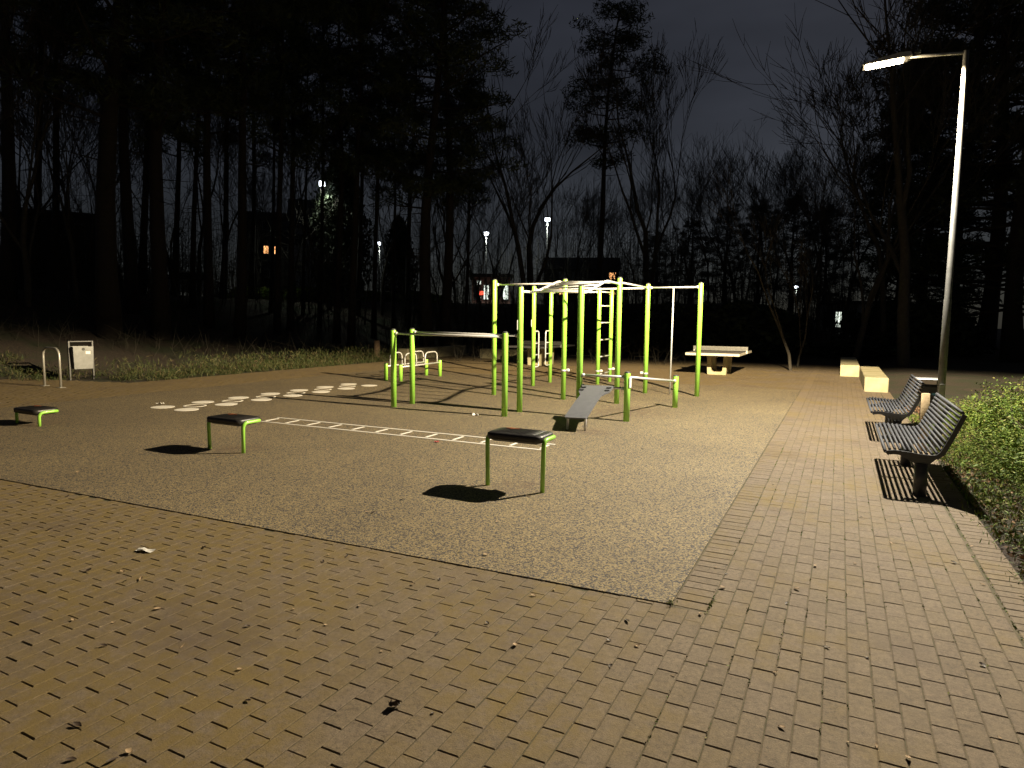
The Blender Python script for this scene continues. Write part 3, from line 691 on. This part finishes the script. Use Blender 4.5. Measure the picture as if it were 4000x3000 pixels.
def bare_mesh(h, rtr, spread, seed, levels=5, stems=1, upw=.75, splits=(2, 4), name='trunk', lean=(0, 0)):
    rr = random.Random(seed); T = MB()
    def grow(p, d, ln_, r_, lev):
        n_ = 3 if lev < 2 else 2; pts = [p]; dd = d
        for i in range(n_):
            dd = (dd + Vector((rr.gauss(0, .12), rr.gauss(0, .12), .06 * upw))).normalized(); pts.append(pts[-1] + dd * ln_ / n_)
        r1 = r_ * .62
        T.tube(pts, [r_ + (r1 - r_) * i / n_ for i in range(n_ + 1)], 8 if lev == 0 else 5 if lev < 2 else 3, cap=False)
        if lev >= levels: return
        for k in range(rr.randint(*splits)):
            s = rr.uniform(.35, 1) if k else 1.0; j = min(n_ - 1, int(s * n_)); st_ = pts[j].lerp(pts[j + 1], s * n_ - j)
            an = rr.uniform(0, 6.28); ax = Vector((math.cos(an), math.sin(an), 0)); tilt = rr.uniform(.25, .75) * spread * (.55 if k == 0 else 1)
            nd = (dd * math.cos(tilt) + (ax - dd * ax.dot(dd)).normalized() * math.sin(tilt) + Vector((0, 0, .18 * upw))).normalized()
            grow(st_, nd, ln_ * rr.uniform(.60, .82), max(TWIG, r1 * rr.uniform(.55, .85) if k else r1 * .9), lev + 1)
    for s in range(stems):
        a = rr.uniform(0, 6.28); d0 = Vector((lean[0] + (.16 * math.cos(a) if stems > 1 else 0), lean[1] + (.16 * math.sin(a) if stems > 1 else 0), 1)).normalized()
        grow(Vector((.15 * s, 0, -.2)), d0, h * .34, rtr * (1 if s == 0 else .8), 0)
    return T.mesh(name, MT['bark_grey'])
pine_var = [pine_meshes(18, .46, 2.6, .24, .1, 11), pine_meshes(19, .38, 2.9, .24, -.2, 12), pine_meshes(17.5, .52, 2.3, .24, .3, 13), pine_meshes(18.5, .42, 2.4, .24, 0, 14, 40)]
bare_var = [bare_mesh(14, .15, .8, 21, 6, splits=(2, 4)), bare_mesh(14, .14, .9, 22, 6, splits=(2, 4)), bare_mesh(13, .13, .75, 23, 6, stems=2, splits=(2, 3)), bare_mesh(7, .05, .8, 24, 4), bare_mesh(6, .045, .9, 25, 4)]
ORD = ['first', 'second', 'third', 'fourth', 'fifth', 'sixth', 'seventh', 'eighth', 'ninth', 'tenth', 'eleventh', 'twelfth', 'thirteenth', 'fourteenth', 'fifteenth', 'sixteenth', 'seventeenth', 'eighteenth', 'nineteenth', 'twentieth', 'twenty-first', 'twenty-second', 'twenty-third', 'twenty-fourth', 'twenty-fifth', 'twenty-sixth', 'twenty-seventh', 'twenty-eighth', 'twenty-ninth']
pines = [(25, 30, .26, 0), (205, 34, .16, 2), (420, 26, .36, 1), (505, 30, .26, 0), (611, 27, .30, 3), (755, 33, .13, 2), (805, 30, .20, 1), (925, 29, .22, 0), (1052, 35, .10, 2), (1082, 31, .15, 3), (1135, 32, .15, 1), (1182, 36, .09, 2), (1245, 34, .11, 0), (1316, 31, .16, 3), (1372, 30, .17, 1), (1458, 34, .13, 0), (1537, 36, .11, 2), (1655, 29, .30, 1), (1738, 30, .26, 3), (1812, 34, .11, 2)]
pines = sorted(pines + [(-60, 33, .2, 1), (150, 37, .18, 3), (560, 36, .18, 1), (690, 38, .16, 3), (865, 38, .17, 2), (985, 40, .16, 1), (1400, 39, .15, 3), (1590, 38, .16, 1)])
for i, (px, d, rr_, v) in enumerate(pines):
    x, y = polar(px, d); z = terrain(x, y) - .1
    o = empty('pine_tree', (x, y, z), f'dark pine in the wood behind the square, {ORD[i]} trunk from the left edge', 'pine tree', 'dark pines in the wood', rz=px * .37 % 6.28)
    tl = 4.2e-5 * (2000 - px) * .95 + random.gauss(0, .012); q0 = Vector((0, 0, 1)).rotation_difference((Vector((0, 0, 1)) + rt0 * tl).normalized()); o.rotation_mode = 'QUATERNION'; o.rotation_quaternion = q0 @ Matrix.Rotation(px * .37 % 6.28, 3, 'Z').to_quaternion()
    s = rr_ / .24; hz = random.uniform(.93, 1.10); zs = {1655: .92, 1738: .90, 1812: .80, 1537: .85}.get(px, hz)
    sx = .55 + .45 * s
    linkmesh('trunk', pine_var[v][0], o, scale=(s, s, zs)); linkmesh('crown', pine_var[v][1], o, scale=(max(.7, sx), max(.7, sx), zs))
x, y = polar(2325, 38); T, K = pine_meshes(17.6, .52, 2.35, .2, .45, 31, 40)
o = empty('pine_tree', (x, y, terrain(x, y) - .1), 'lone tall pine with leaning trunk standing above the climbing ladder', 'pine tree', 'dark pines in the wood')
linkmesh('trunk', T, o); linkmesh('crown', K, o)
for (px, d, h, r_, sp_, sd, st_, lab) in ((2060, 35, 16.5, .24, .75, 41, 2, 'wide bare broadleaf tree with twin stems left of the lone pine'), (2505, 38, 15.5, .22, .62, 43, 2, 'bare fan shaped tree right of the lone pine against the sky')):
    x, y = polar(px, d); o = empty('bare_tree', (x, y, terrain(x, y) - .1), lab, 'bare tree', 'leafless trees round the square')
    linkmesh('trunk', bare_mesh(h, r_, sp_, sd, 7, st_, .9, (2, 3)), o)
bares = [(2180, 60, 0, .8), (2300, 58, 1, .75), (2390, 62, 2, .8), (1030, 62, 1, .9), (1110, 60, 0, .9), (230, 48, 1, .9), (380, 46, 0, .85), (1930, 50, 2, .7), (2480, 58, 1, .75), (110, 29, 0, .8), (300, 31, 1, .75), (340, 35, 2, .7), (690, 36, 0, .7), (870, 37, 1, .7), (1000, 38, 3, 1.2), (1210, 37, 4, 1.3), (1420, 37, 3, 1.3), (1600, 36, 2, .6), (1880, 37, 1, .7), (1945, 39, 3, 1.6), (2210, 41, 0, .6), (2420, 44, 2, .5), (2640, 42, 4, 1.3), (2760, 45, 1, .6), (2900, 48, 2, .65), (3010, 52, 0, .75), (3150, 50, 1, .7), (3260, 47, 2, .7), (2700, 55, 0, .9), (2830, 57, 1, .95), (2950, 54, 2, .95), (3090, 58, 1, 1.0), (3190, 56, 0, 1.05), (3300, 55, 1, 1.1), (3390, 50, 2, 1.1), (3340, 30, 0, .95), (3450, 33, 1, 1.05), (2870, 46, 0, .75), (3130, 44, 2, .8), (2560, 46, 1, .7), (60, 36, 0, .95), (480, 38, 2, .9), (780, 40, 1, .9), (1150, 41, 0, .85), (1290, 39, 2, .85), (1490, 40, 1, .85), (1700, 37, 0, .9), (1790, 40, 2, .9)]
wh = ['before the left half of the dark apartment house', 'before the middle of the dark apartment house', 'before the right end of the dark apartment house', 'before the two warm lit windows', 'right of the two warm lit windows', 'before the leftmost dark block', 'at the right end of the leftmost dark block', 'beside the reddish kiosk', 'far behind the lone pine, right of the dark apartment house', 'at the far left edge', 'between the leftmost pines', 'left of the thick dark trunk', 'behind the thin leaning pine', 'in the gap left of the middle pines', 'in the gap below the string lights', 'before the pale house wall', 'left of the double pine trunks', 'just left of the tallest double pines', 'right of the tallest double pines', 'in front of the middle street light', 'behind the lone pine on its left', 'behind the lone pine on its right', 'right of the fan shaped tree', 'above the right table', 'in the far tree line right of the frame', 'above the far white light', 'right of the far white light', 'left of the lit hall', 'above the right end post of the frame', 'left of the far white light in the far row', 'at the middle of the far row', 'right behind the far white light', 'near the right end of the far row', 'above the lit hall windows', 'touching the tall evergreen right of the hall', 'large, left of the lamp head', 'large, right below the lamp head', 'left of the far row on the right', 'before the far white light', 'behind the fan shaped tree', 'second from the left edge', 'behind the thick dark trunk', 'right of the thin leaning pine', 'left of the highest street light', 'right of the highest street light', 'amid the middle pines', 'between the double pine trunks', 'right behind the double pine trunks']
for i, (px, d, v, s) in enumerate(bares):
    x, y = polar(px, d); o = empty('bare_tree', (x, y, terrain(x, y) - .1), f'slender bare tree {wh[i]}', 'bare tree', 'leafless trees round the square', rz=px * .7 % 6.28)
    linkmesh('trunk', bare_var[v], o, scale=(s, s, s))
# right hand side
for (px, d, ln_, r_, h, lab) in ((3100, 23.5, (-.16, 0), .055, 7.5, 'thin leaning bare trunk right of the table, lit from the side'), (3118, 25.5, (.02, 0), .04, 6, 'thin upright sapling just right of the leaning trunk')):
    x, y = polar(px, d); o = empty('bare_tree', (x, y, -.1), lab, 'bare tree', 'leafless trees round the square')
    linkmesh('trunk', bare_mesh(h, r_, .6, int(px), 4, 1, .5, (2, 3), lean=ln_), o)
x, y = polar(3540, 27); o = empty('bare_tree', (x, y, 0), 'large bare tree reaching branches left behind the lamp head', 'bare tree', 'leafless trees round the square')
linkmesh('trunk', bare_mesh(19, .22, .95, 58, 6, 1, .35, (2, 4), lean=(-.10, 0)), o)
def evergreen(h, rad, seed, n=9000, lo_=.04):
    r = np.random.default_rng(seed); z = lo_ + (1 - lo_) * r.random(n) ** .85; an = r.random(n) * 6.283
    lob = 1 + .22 * np.sin(an * 3 + z * 9 + seed) + .18 * np.sin(an * 5 - z * 17)
    rad_ = rad * (np.sin(np.pi * np.clip(.22 + z * .78, 0, 1)) ** .6) * lob * (r.random(n) ** .35)
    c = np.stack([rad_ * np.cos(an), rad_ * np.sin(an), z * h], 1) + r.normal(0, .12, (n, 3))
    V, F = quads(0, c, .22, .45, 0, seed); return npmesh('crown', V, F, MT['evergreen'])
ev = [evergreen(13, 3.0, 61, 16000), evergreen(10, 2.6, 62, 11000), evergreen(3.2, 2.0, 63, 5000)]
hedge_me = evergreen(3.2, 2.0, 64, 6000); hedge_me.materials[0] = MT['shrub']
et = MB().tube([(0, 0, -.2), (.1, 0, 4), (0, .1, 9)], [.24, .2, .06], 9).mesh('trunk', MT['bark'])
dense = [pine_meshes(17, .10, 4.2, .3, .1, 91, 95, MT['evergreen']), pine_meshes(15, .08, 3.6, .28, -.1, 92, 85, MT['evergreen'])]
for (px, d, v, s, lab) in ((2690, 66, 1, .58, 'far dark tree right of the fan shaped bare tree'), (2820, 70, 0, .62, 'far dark tree beyond the right table'), (2950, 67, 1, .68, 'far dark tree left of the far white light'), (3080, 73, 0, .70, 'far dark tree behind the far white light'), (3210, 70, 1, .74, 'far dark tree left of the lit hall'), (2560, 72, 0, .5, 'far dark tree behind the fan shaped bare tree'), (3600, 40, 1, 1.0, 'dark evergreen behind the lamp post'), (3960, 33, 0, 1.15, 'dark evergreen at the right edge of the picture'), (3720, 46, 0, 1.25, 'tall dark evergreen just right of the lamp post'), (3850, 36, 0, 1.2, 'tallest dark evergreen, between the lamp post and the right edge'), (3500, 50, 1, .95, 'dark evergreen right of the lit hall')):
    x, y = polar(px, d); o = empty('evergreen_tree', (x, y, terrain(x, y) - .1), lab, 'evergreen', 'dark evergreens', rz=px % 6)
    linkmesh('trunk', dense[v][0], o, scale=(s, s, s)); linkmesh('crown', dense[v][1], o, scale=(s, s, s))
for (px, d, s, lab) in ((1335, 43, 1.0, 'evergreen lit yellow green by the left street light'), (1560, 50, .7, 'low evergreen lit faintly behind the middle pines')):
    x, y = polar(px, d); o = empty('evergreen_tree', (x, y, terrain(x, y) - .1), lab, 'evergreen', 'dark evergreens', rz=1)
    linkmesh('trunk', et, o, scale=(.6 * s, .6 * s, .9 * s)); linkmesh('crown', ev[1], o, scale=(.62 * s, .62 * s, .92 * s))
# hedge of dark shrubs along the far side
for i, (px, d, s) in enumerate(((2620, 32, 1), (2760, 33, .9), (2880, 31, 1.05), (2980, 33, .85), (3330, 33, .8), (3500, 36, 1), (3620, 34, 1.0), (2420, 34, .8), (2250, 33, .75))):
    x, y = polar(px, d); wn = ['behind the right end post', 'above the left end of the right table', 'right of the right table', 'left of the leaning trunk', 'in front of the lit hall', 'behind the near seat block', 'behind the farther bench', 'behind the ladder', 'behind the monkey bars'][i]
    o = tag(linkmesh('dark_shrub', ev[2], None, (x, y, terrain(x, y) - .1), px % 6, (s, s, s * (.3 if i in (4, ) else .7))), f'low dark evergreen shrub {wn}', 'shrub', 'dark shrubs round the square')
for (px, d, sx_, sz_, lab) in ((1200, 47, 1.3, .3, 'low lit hedge below the highest street light'), (1420, 48, 1.5, .28, 'low lit hedge strip between the middle pines'), (1600, 50, 1.3, .3, 'low lit hedge left of the double pine trunks'), (1000, 46, 1.2, .28, 'low lit hedge behind the left pines')):
    x, y = polar(px, d); tag(linkmesh('low_hedge', hedge_me, None, (x, y, terrain(x, y) - .1), YAW, (sx_, .5, sz_)), lab, 'hedge', 'low hedges by the street beyond the wood')
# undergrowth in the wood
r = np.random.default_rng(5); tw = MB()
for k in range(900):
    px = r.uniform(-100, 2700); d = r.uniform(24, 40); x, y = polar(px, d); z = terrain(x, y); hh = r.uniform(.3, .9) if d < 28 else r.uniform(.5, 2.6); a = r.uniform(0, 6.28); b_ = Vector((x, y, z - .05)); e_ = b_ + Vector((math.cos(a) * .3 * hh, math.sin(a) * .3 * hh, hh))
    tw.tube([b_, b_.lerp(e_, .5) + Vector((r.normal() * .08, r.normal() * .08, 0)), e_], [.011, .008, .004], 3, cap=False)
    for q in range(3):
        s = r.uniform(.3, .95); p = b_.lerp(e_, s); tw.tube([p, p + Vector((r.normal() * .35, r.normal() * .35, abs(r.normal()) * .4))], [.006, .003], 3, cap=False)
for k in range(1300):
    px = r.uniform(0, 3350); d = r.uniform(32, 57); x, y = polar(px, d); z = terrain(x, y); hh = r.uniform(1.5, 4.5) if d < 42 else r.uniform(3, 8.5); b_ = Vector((x, y, z - .05)); e_ = b_ + Vector((r.normal() * .35, r.normal() * .35, hh))
    tw.tube([b_, b_.lerp(e_, .5) + Vector((r.normal() * .1, r.normal() * .1, 0)), e_], [.022, .016, .008], 3, cap=False)
    for q in range(11):
        p = b_.lerp(e_, r.uniform(.15, .98)); tw.tube([p, p + Vector((r.normal() * .5, r.normal() * .5, abs(r.normal()) * .6))], [.011, .007], 3, cap=False)
tag(tw.build('undergrowth', MT['branch']), 'thin bare undergrowth stems filling the wood floor', None, kind='stuff')
# planted verge on the left
cs = []
for k in range(560):
    t = r.random(); y = 10.0 + 12.5 * t ** .8; x = -15.15 - abs(r.normal(0, 1.1)) - .1
    if -17.4 < x and y < 10.3 and x < -16.4: continue
    hh = r.uniform(.10, .58) * (1 if x < -15.5 else .45); n_ = 34
    q = np.c_[r.normal(0, .11, n_), r.normal(0, .11, n_), r.random(n_) * hh]; q[:, :2] *= (.6 + 1.3 * q[:, 2:] / max(hh, .1))
    cs.append(q + np.array([x, y, terrain(x, y)]))
for k in range(120):
    x = r.uniform(-23, -17); y = 9.4 - .19 * (-15 - x) + abs(r.normal(0, .8)); hh = r.uniform(.1, .35); n_ = 20
    q = np.c_[r.normal(0, .12, n_), r.normal(0, .12, n_), r.random(n_) * hh]; cs.append(q + np.array([x, y, terrain(x, y)]))
V, F = quads(0, np.concatenate(cs), .07, .10, -1.2, 9)
tag(linkmesh('verge_planting', npmesh('verge_planting', V, F, MT['grass'])), 'scrubby grass and low plants along the left path', None, kind='stuff')
# lit shrubs on the right
def shrub_mesh(seed, hx, h, n=12000):
    r = np.random.default_rng(seed); c = []
    st_ = 110
    for s in range(st_):
        a = r.random() * 6.283; d_ = np.array([math.cos(a), math.sin(a), 0]) * hx * r.uniform(.25, 1.1); tp = d_ + np.array([0, 0, h * r.uniform(.40, 1.25) * (1 - .35 * (np.linalg.norm(d_) / hx) ** 2)]); b0 = d_ * .3
        t_ = r.random(n // st_) ** .75
        c.append(b0 + (tp - b0) * t_[:, None] + np.c_[np.zeros((len(t_), 2)), .0 * t_] + r.normal(0, .045, (len(t_), 3)))
    V, F = quads(0, np.concatenate(c), .022, .30, .2, seed); V[:, 2] = np.maximum(V[:, 2], .0)
    return npmesh('foliage', V, F, MT['shrub'])
def stems_mesh(seed, hx, h):
    rr = random.Random(seed); T = MB()
    for s in range(22):
        a = rr.uniform(0, 6.28); l_ = hx * rr.uniform(.3, .9); T.tube([(0, 0, -.05), (l_ * .4 * math.cos(a), l_ * .4 * math.sin(a), h * .5), (l_ * math.cos(a), l_ * math.sin(a), h * rr.uniform(.6, .95))], [.008, .006, .003], 4, cap=False)
    return T.mesh('stems', MT['twig'])
sv = [(shrub_mesh(71, .75, .84), stems_mesh(71, .75, .84)), (shrub_mesh(72, .8, .76), stems_mesh(72, .8, .76)), (shrub_mesh(73, .68, .92), stems_mesh(73, .68, .92))]
SH = [(2.08, 8.75, 0, 1.0, 'filling the right edge behind the near bench'), (1.95, 9.75, 2, .95, 'tallest, just right of the lamp post'), (2.12, 7.7, 1, 1.0, 'low at the right edge beside the near bench'), (2.75, 9.3, 2, 1.05, 'at the back against the dark'), (2.45, 6.9, 1, .8, 'at the right edge beside the bench shadow'), (2.2, 10.9, 0, .9, 'farthest, behind the lamp post'), (1.70, 9.2, 1, .62, 'smallest, at the foot of the lit shrubs'), (1.68, 8.15, 1, .55, 'low, hugging the bench back'), (1.8, 12.2, 1, .6, 'beyond the lamp post behind the farther bench'), (1.75, 7.1, 1, .45, 'lowest, just behind the bench shadow')]
for (x, y, v, s, lab) in SH:
    o = empty('leafy_shrub', (x, y, terrain(x, y) - .01), f'yellow green leafy shrub {lab}', 'shrub', 'lit shrubs on the right verge', rz=x * 5)
    linkmesh('foliage', sv[v][0], o, scale=(s, s, s * .88)); linkmesh('stems', sv[v][1], o, scale=(s, s, s * .9))
# leaf litter and moss grass on the right soil
N = 8000; cx_ = 1.12 + np.abs(r.normal(0, .75, N)); cy_ = r.uniform(2.0, 14.5, N); cz = np.array([terrain(a, b_) for a, b_ in zip(cx_, cy_)]) + .012
V, F = quads(0, np.c_[cx_, cy_, cz], .023, .55, .55, 81); tag(linkmesh('leaf_litter', npmesh('leaf_litter', V, F, MT['litter'])), 'brown fallen leaves on the soil beside the benches', None, kind='stuff')
cs = []
for k in range(1500):
    x = 1.13 + abs(r.normal(0, .6)); y = r.uniform(2.2, 13) ; n_ = 16; hh = r.uniform(.02, .09)
    cs.append(np.c_[r.normal(0, .07, n_), r.normal(0, .07, n_), r.random(n_) * hh] + np.array([x, y, terrain(x, y)]))
V, F = quads(0, np.concatenate(cs), .028, .12, -.8, 82); tag(linkmesh('verge_grass', npmesh('verge_grass', V, F, MT['shrub'])), 'short green grass along the right paving edge', None, kind='stuff')
# moss in joints
cs = []
for k in range(260):
    j = r.integers(0, 16); x = SX + j * CW if r.random() < .85 else EX1 + .2; y = r.uniform(1.8, 9); n_ = 12
    if r.random() < .35: x = .902
    cs.append(np.c_[r.normal(0, .004, n_), r.normal(0, .035, n_), np.abs(r.normal(0, .003, n_))] + np.array([x, y, -.004]))
cs.append(np.c_[r.normal(0, .012, 60), r.normal(0, .012, 60), r.random(60) * .03] + np.array([EX1 + .005, 3.555, 0]))
cs.append(np.c_[r.normal(0, .008, 80), r.normal(0, .08, 80), r.random(80) * .012] + np.array([SX, 3.65, -.004]))
V, F = quads(0, np.concatenate(cs), .007, .35, 0, 83); tag(linkmesh('joint_moss', npmesh('joint_moss', V, F, MT['shrub'])), 'green moss growing in the paving joints', None, kind='stuff')

# ------------------------------------------------------------------ fallen leaves and litter on the paving
def leaf(seed, ln_, wd):
    rr = random.Random(seed); b = MB(); vs = []
    for i in range(5):
        t = i / 4; w_ = wd * math.sin(math.pi * min(.97, max(.06, t))) ; cu = rr.uniform(.2, .5)
        vs += [(ln_ * (t - .5), -w_, .006 + cu * w_ + .012 * t * t), (ln_ * (t - .5), 0, .003 + .012 * t * t), (ln_ * (t - .5), w_, .006 + cu * w_ * .7 + .012 * t * t)]
    b.add(vs, [(i * 3 + q, i * 3 + 3 + q, i * 3 + 4 + q, i * 3 + 1 + q) for i in range(4) for q in range(2)], True); return b
lv = [leaf(1, .055, .016), leaf(2, .04, .014), leaf(3, .07, .013), leaf(4, .045, .02)]
lmesh = [q.mesh('fallen_leaf', MT['leafbrown']) for q in lv]; dmesh = [q.mesh('dark_leaf', MT['darkleaf']) for q in lv]
def zground(x, y): return .008 if (EX0 < x < EX1 and ey0(x) < y < EY1) else .001
rl = random.Random(4); cnt = 0
while cnt < 115:
    px, d = rl.uniform(-50, 4050), rl.choice([rl.uniform(2.4, 6), rl.uniform(3, 9)])
    x, y = polar(px, d)
    if not (x < 1.05): continue
    dark = rl.random() < .45; o = linkmesh('dark_leaf' if dark else 'fallen_leaf', (dmesh if dark else lmesh)[cnt % 4], None, (x, y, zground(x, y)), rl.uniform(0, 6.28), (rl.uniform(.35, .8),) * 3)
    on = 'rubber surface' if zground(x, y) > .005 else 'paved path by the benches' if x > EX1 and y > 3.5 else 'front paving, right part' if x > -1.6 else 'front paving, left part' if x < -4 else 'front paving, middle part'
    tag(o, f"small {'dark wet' if dark else 'pale dry'} leaf lying on the {on}", 'leaf', f"{'dark' if dark else 'pale'} leaves scattered on the {on}")
    cnt += 1
def scrap(x, y, mat, l_, w_, label, rz=0, name='litter_scrap', crump=.006):
    b = MB(); rr = random.Random(int(x * 100)); n_ = 4
    vs = [((i / n_ - .5) * l_, (j / n_ - .5) * w_, .002 + abs(rr.gauss(0, crump))) for j in range(n_ + 1) for i in range(n_ + 1)]
    b.add(vs, [(j * 5 + i, j * 5 + i + 1, j * 5 + i + 6, j * 5 + i + 5) for j in range(n_) for i in range(n_)])
    tag(b.build(name, MT[mat], None, (x, y, zground(x, y)), rz), label, 'litter')
scrap(-4.12, 2.72, 'paper', .13, .05, 'white paper wrapper lying on the front paving', .2)
scrap(-5.3, 9.25, 'paper', .10, .06, 'crumpled white tissue left of the short parallel bar post', .5, crump=.02)
scrap(-10.9, 7.6, 'paper', .14, .07, 'crumpled white paper beside the first painted dot', .2, crump=.02)
scrap(-4.55, 6.95, 'red_scrap', .06, .04, 'small red scrap beside the ladder marking', .9, crump=.01)
scrap(-1.55, 2.05, 'darkleaf', .045, .03, 'dark crumpled leaf on the front paving, largest there', .7, 'crumpled_leaf', .014)

# ------------------------------------------------------------------ street lights and houses beyond the wood
def street_light(px, py, d, watts, label, rad=.30):
    x, y = polar(px, d); z0 = terrain(x, y); z = zat(py, px, d)
    o = empty('street_light', (x, y, z0), label, 'street light', 'lit street lights beyond the trees')
    MB().tube([(0, 0, 0), (0, 0, z - z0 + .25)], [.07, .045], 8).build('pole', MT['dark_metal'], o)
    h = z - z0
    MB().lathe([(.05, h + .22), (rad * .9, h + .16), (rad, h + .10), (rad * .9, h + .08)], (0, 0, 0), 14).build('hood', MT['dark_metal'], o)
    MB().lathe([(.06, h - .24), (rad * .75, h - .16), (rad * .9, h), (rad * .8, h + .075)], (0, 0, 0), 14).build('globe', MT['lens_white'], o)
    l_ = bpy.data.lights.new('street_light_bulb', 'SPOT'); l_.energy = watts; l_.spot_size = R(125); l_.spot_blend = .6; l_.color = (.88, .95, .80); l_.shadow_soft_size = .2
    q = bpy.data.objects.new('street_light_bulb', l_); C.objects.link(q); q.parent = o; q.location = (0, 0, h - .35)
street_light(1265, 730, 42, 700, 'highest white street light, seen through the left pines', .24)
street_light(1895, 918, 56, 1100, 'white street light just left of the frame posts', .26)
street_light(2130, 865, 54, 800, 'white street light above the monkey bars', .27)
street_light(3102, 1121, 78, 300, 'small far white light above the right table', .24)
street_light(1482, 955, 66, 1200, 'small bluish street light between the middle pines', .16)
def house(px0, px1, pytop, d, depth, wall, label, rows, colsn, lit, lm='pane_warm', zb=None, pitched=False):
    (xa, ya), (xb, yb) = polar(px0, d), polar(px1, d); zb = terrain((xa + xb) / 2, (ya + yb) / 2) - .3 if zb is None else zb
    ztop = zat(pytop, (px0 + px1) / 2, d); wd = math.hypot(xb - xa, yb - ya); rz = math.atan2(yb - ya, xb - xa); h = ztop - zb
    o = empty('house', ((xa + xb) / 2, (ya + yb) / 2, zb), label, 'building', 'houses beyond the wood', rz=rz)
    MB().box((0, depth / 2, h / 2), (wd, depth, h)).build('wall', MT[wall], o)
    if pitched: MB().prism([(-.4, h), (depth / 2, h + depth * .35), (depth + .4, h)], 'x', -wd / 2 - .3, wd / 2 + .3).build('roof', MT['roof'], o)
    else: MB().box((0, depth / 2, h + .15), (wd + .5, depth + .5, .3)).build('roof', MT['roof'], o)
    sw, sh = wd / colsn, h / rows
    for r_ in range(rows):
        for c in range(colsn):
            x = -wd / 2 + (c + .5) * sw; z = (r_ + .55) * sh; ww, hh = min(.85 if lm == 'pane_warm' else 1.3, sw * .5), min(.85 if lm == 'pane_warm' else 1.3, sh * .5)
            f = MB().box((x, -.02, z), (ww + .16, .10, hh + .16)).build('window', MT['frame'], o)
            MB().box((x, -.075, z), (ww, .03, hh)).build('pane', MT[lm if (r_, c) in lit else 'pane_dark'], f)
    return o
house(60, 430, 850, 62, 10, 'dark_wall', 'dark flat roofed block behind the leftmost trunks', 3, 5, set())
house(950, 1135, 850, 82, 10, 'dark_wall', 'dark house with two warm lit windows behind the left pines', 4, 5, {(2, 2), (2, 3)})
house(1140, 1330, 900, 60, 9, 'brick_wall', 'pale rendered house wall lit by the highest street light', 3, 3, set(), pitched=True)
house(1840, 1990, 1085, 62, 6, 'pink_wall', 'low reddish kiosk front with bright shop windows', 1, 4, {(0, 1), (0, 3)}, 'pane_white')
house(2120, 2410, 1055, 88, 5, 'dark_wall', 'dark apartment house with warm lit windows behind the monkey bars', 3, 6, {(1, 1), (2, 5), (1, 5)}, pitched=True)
house(3200, 3450, 1190, 64, 8, 'brick_wall', 'low hall with bright white windows behind the seat blocks', 1, 5, {(0, 1), (0, 3), (0, 4)}, 'pane_white')
for (px, py, d, s, mtn, lab) in ((1877, 1146, 60, .35, 'red_light', 'small red lit sign left of the kiosk windows'), (1868, 1106, 60.5, .3, 'pane_white', 'small white lit sign above the kiosk')):
    x, y = polar(px, d); z0 = terrain(x, y); z = zat(py, px, d); o = empty('lit_sign', (x, y, z0), lab, 'sign', rz=YAW)
    MB().tube([(0, .08, 0), (0, .08, z - z0)], .03, 6).build('post', MT['dark_metal'], o); MB().box((0, 0, z - z0), (s * 1.2, .08, s), bev=.02).build('sign_face', MT[mtn], o)
def car(px, d, rz, label):
    x, y = polar(px, d); o = empty('parked_car', (x, y, terrain(x, y)), label, 'car', rz=rz)
    MB().prism([(-2.1, .35), (-2.15, .75), (-1.95, .92), (-1.3, .98), (-.75, 1.45), (.75, 1.48), (1.5, 1.0), (2.05, .85), (2.15, .45), (2.1, .3)], 'y', -.85, .85).build('body', MT['car'], o)
    MB().prism([(-1.15, 1.0), (-.72, 1.38), (.70, 1.40), (1.3, 1.02)], 'y', -.86, .86).build('side_glass', MT['glass'], o)
    for a in (-1.35, 1.35):
        for s in (-1, 1):
            w_ = MB().tube([(a, s * .70, .32), (a, s * .88, .32)], .32, 14).build('wheel', MT['tyre'], o); MB().tube([(a, s * .87, .32), (a, s * .895, .32)], .19, 10).build('rim', MT['galv'], w_)
car(745, 44, YAW + .3, 'silver car parked beyond the left pines')
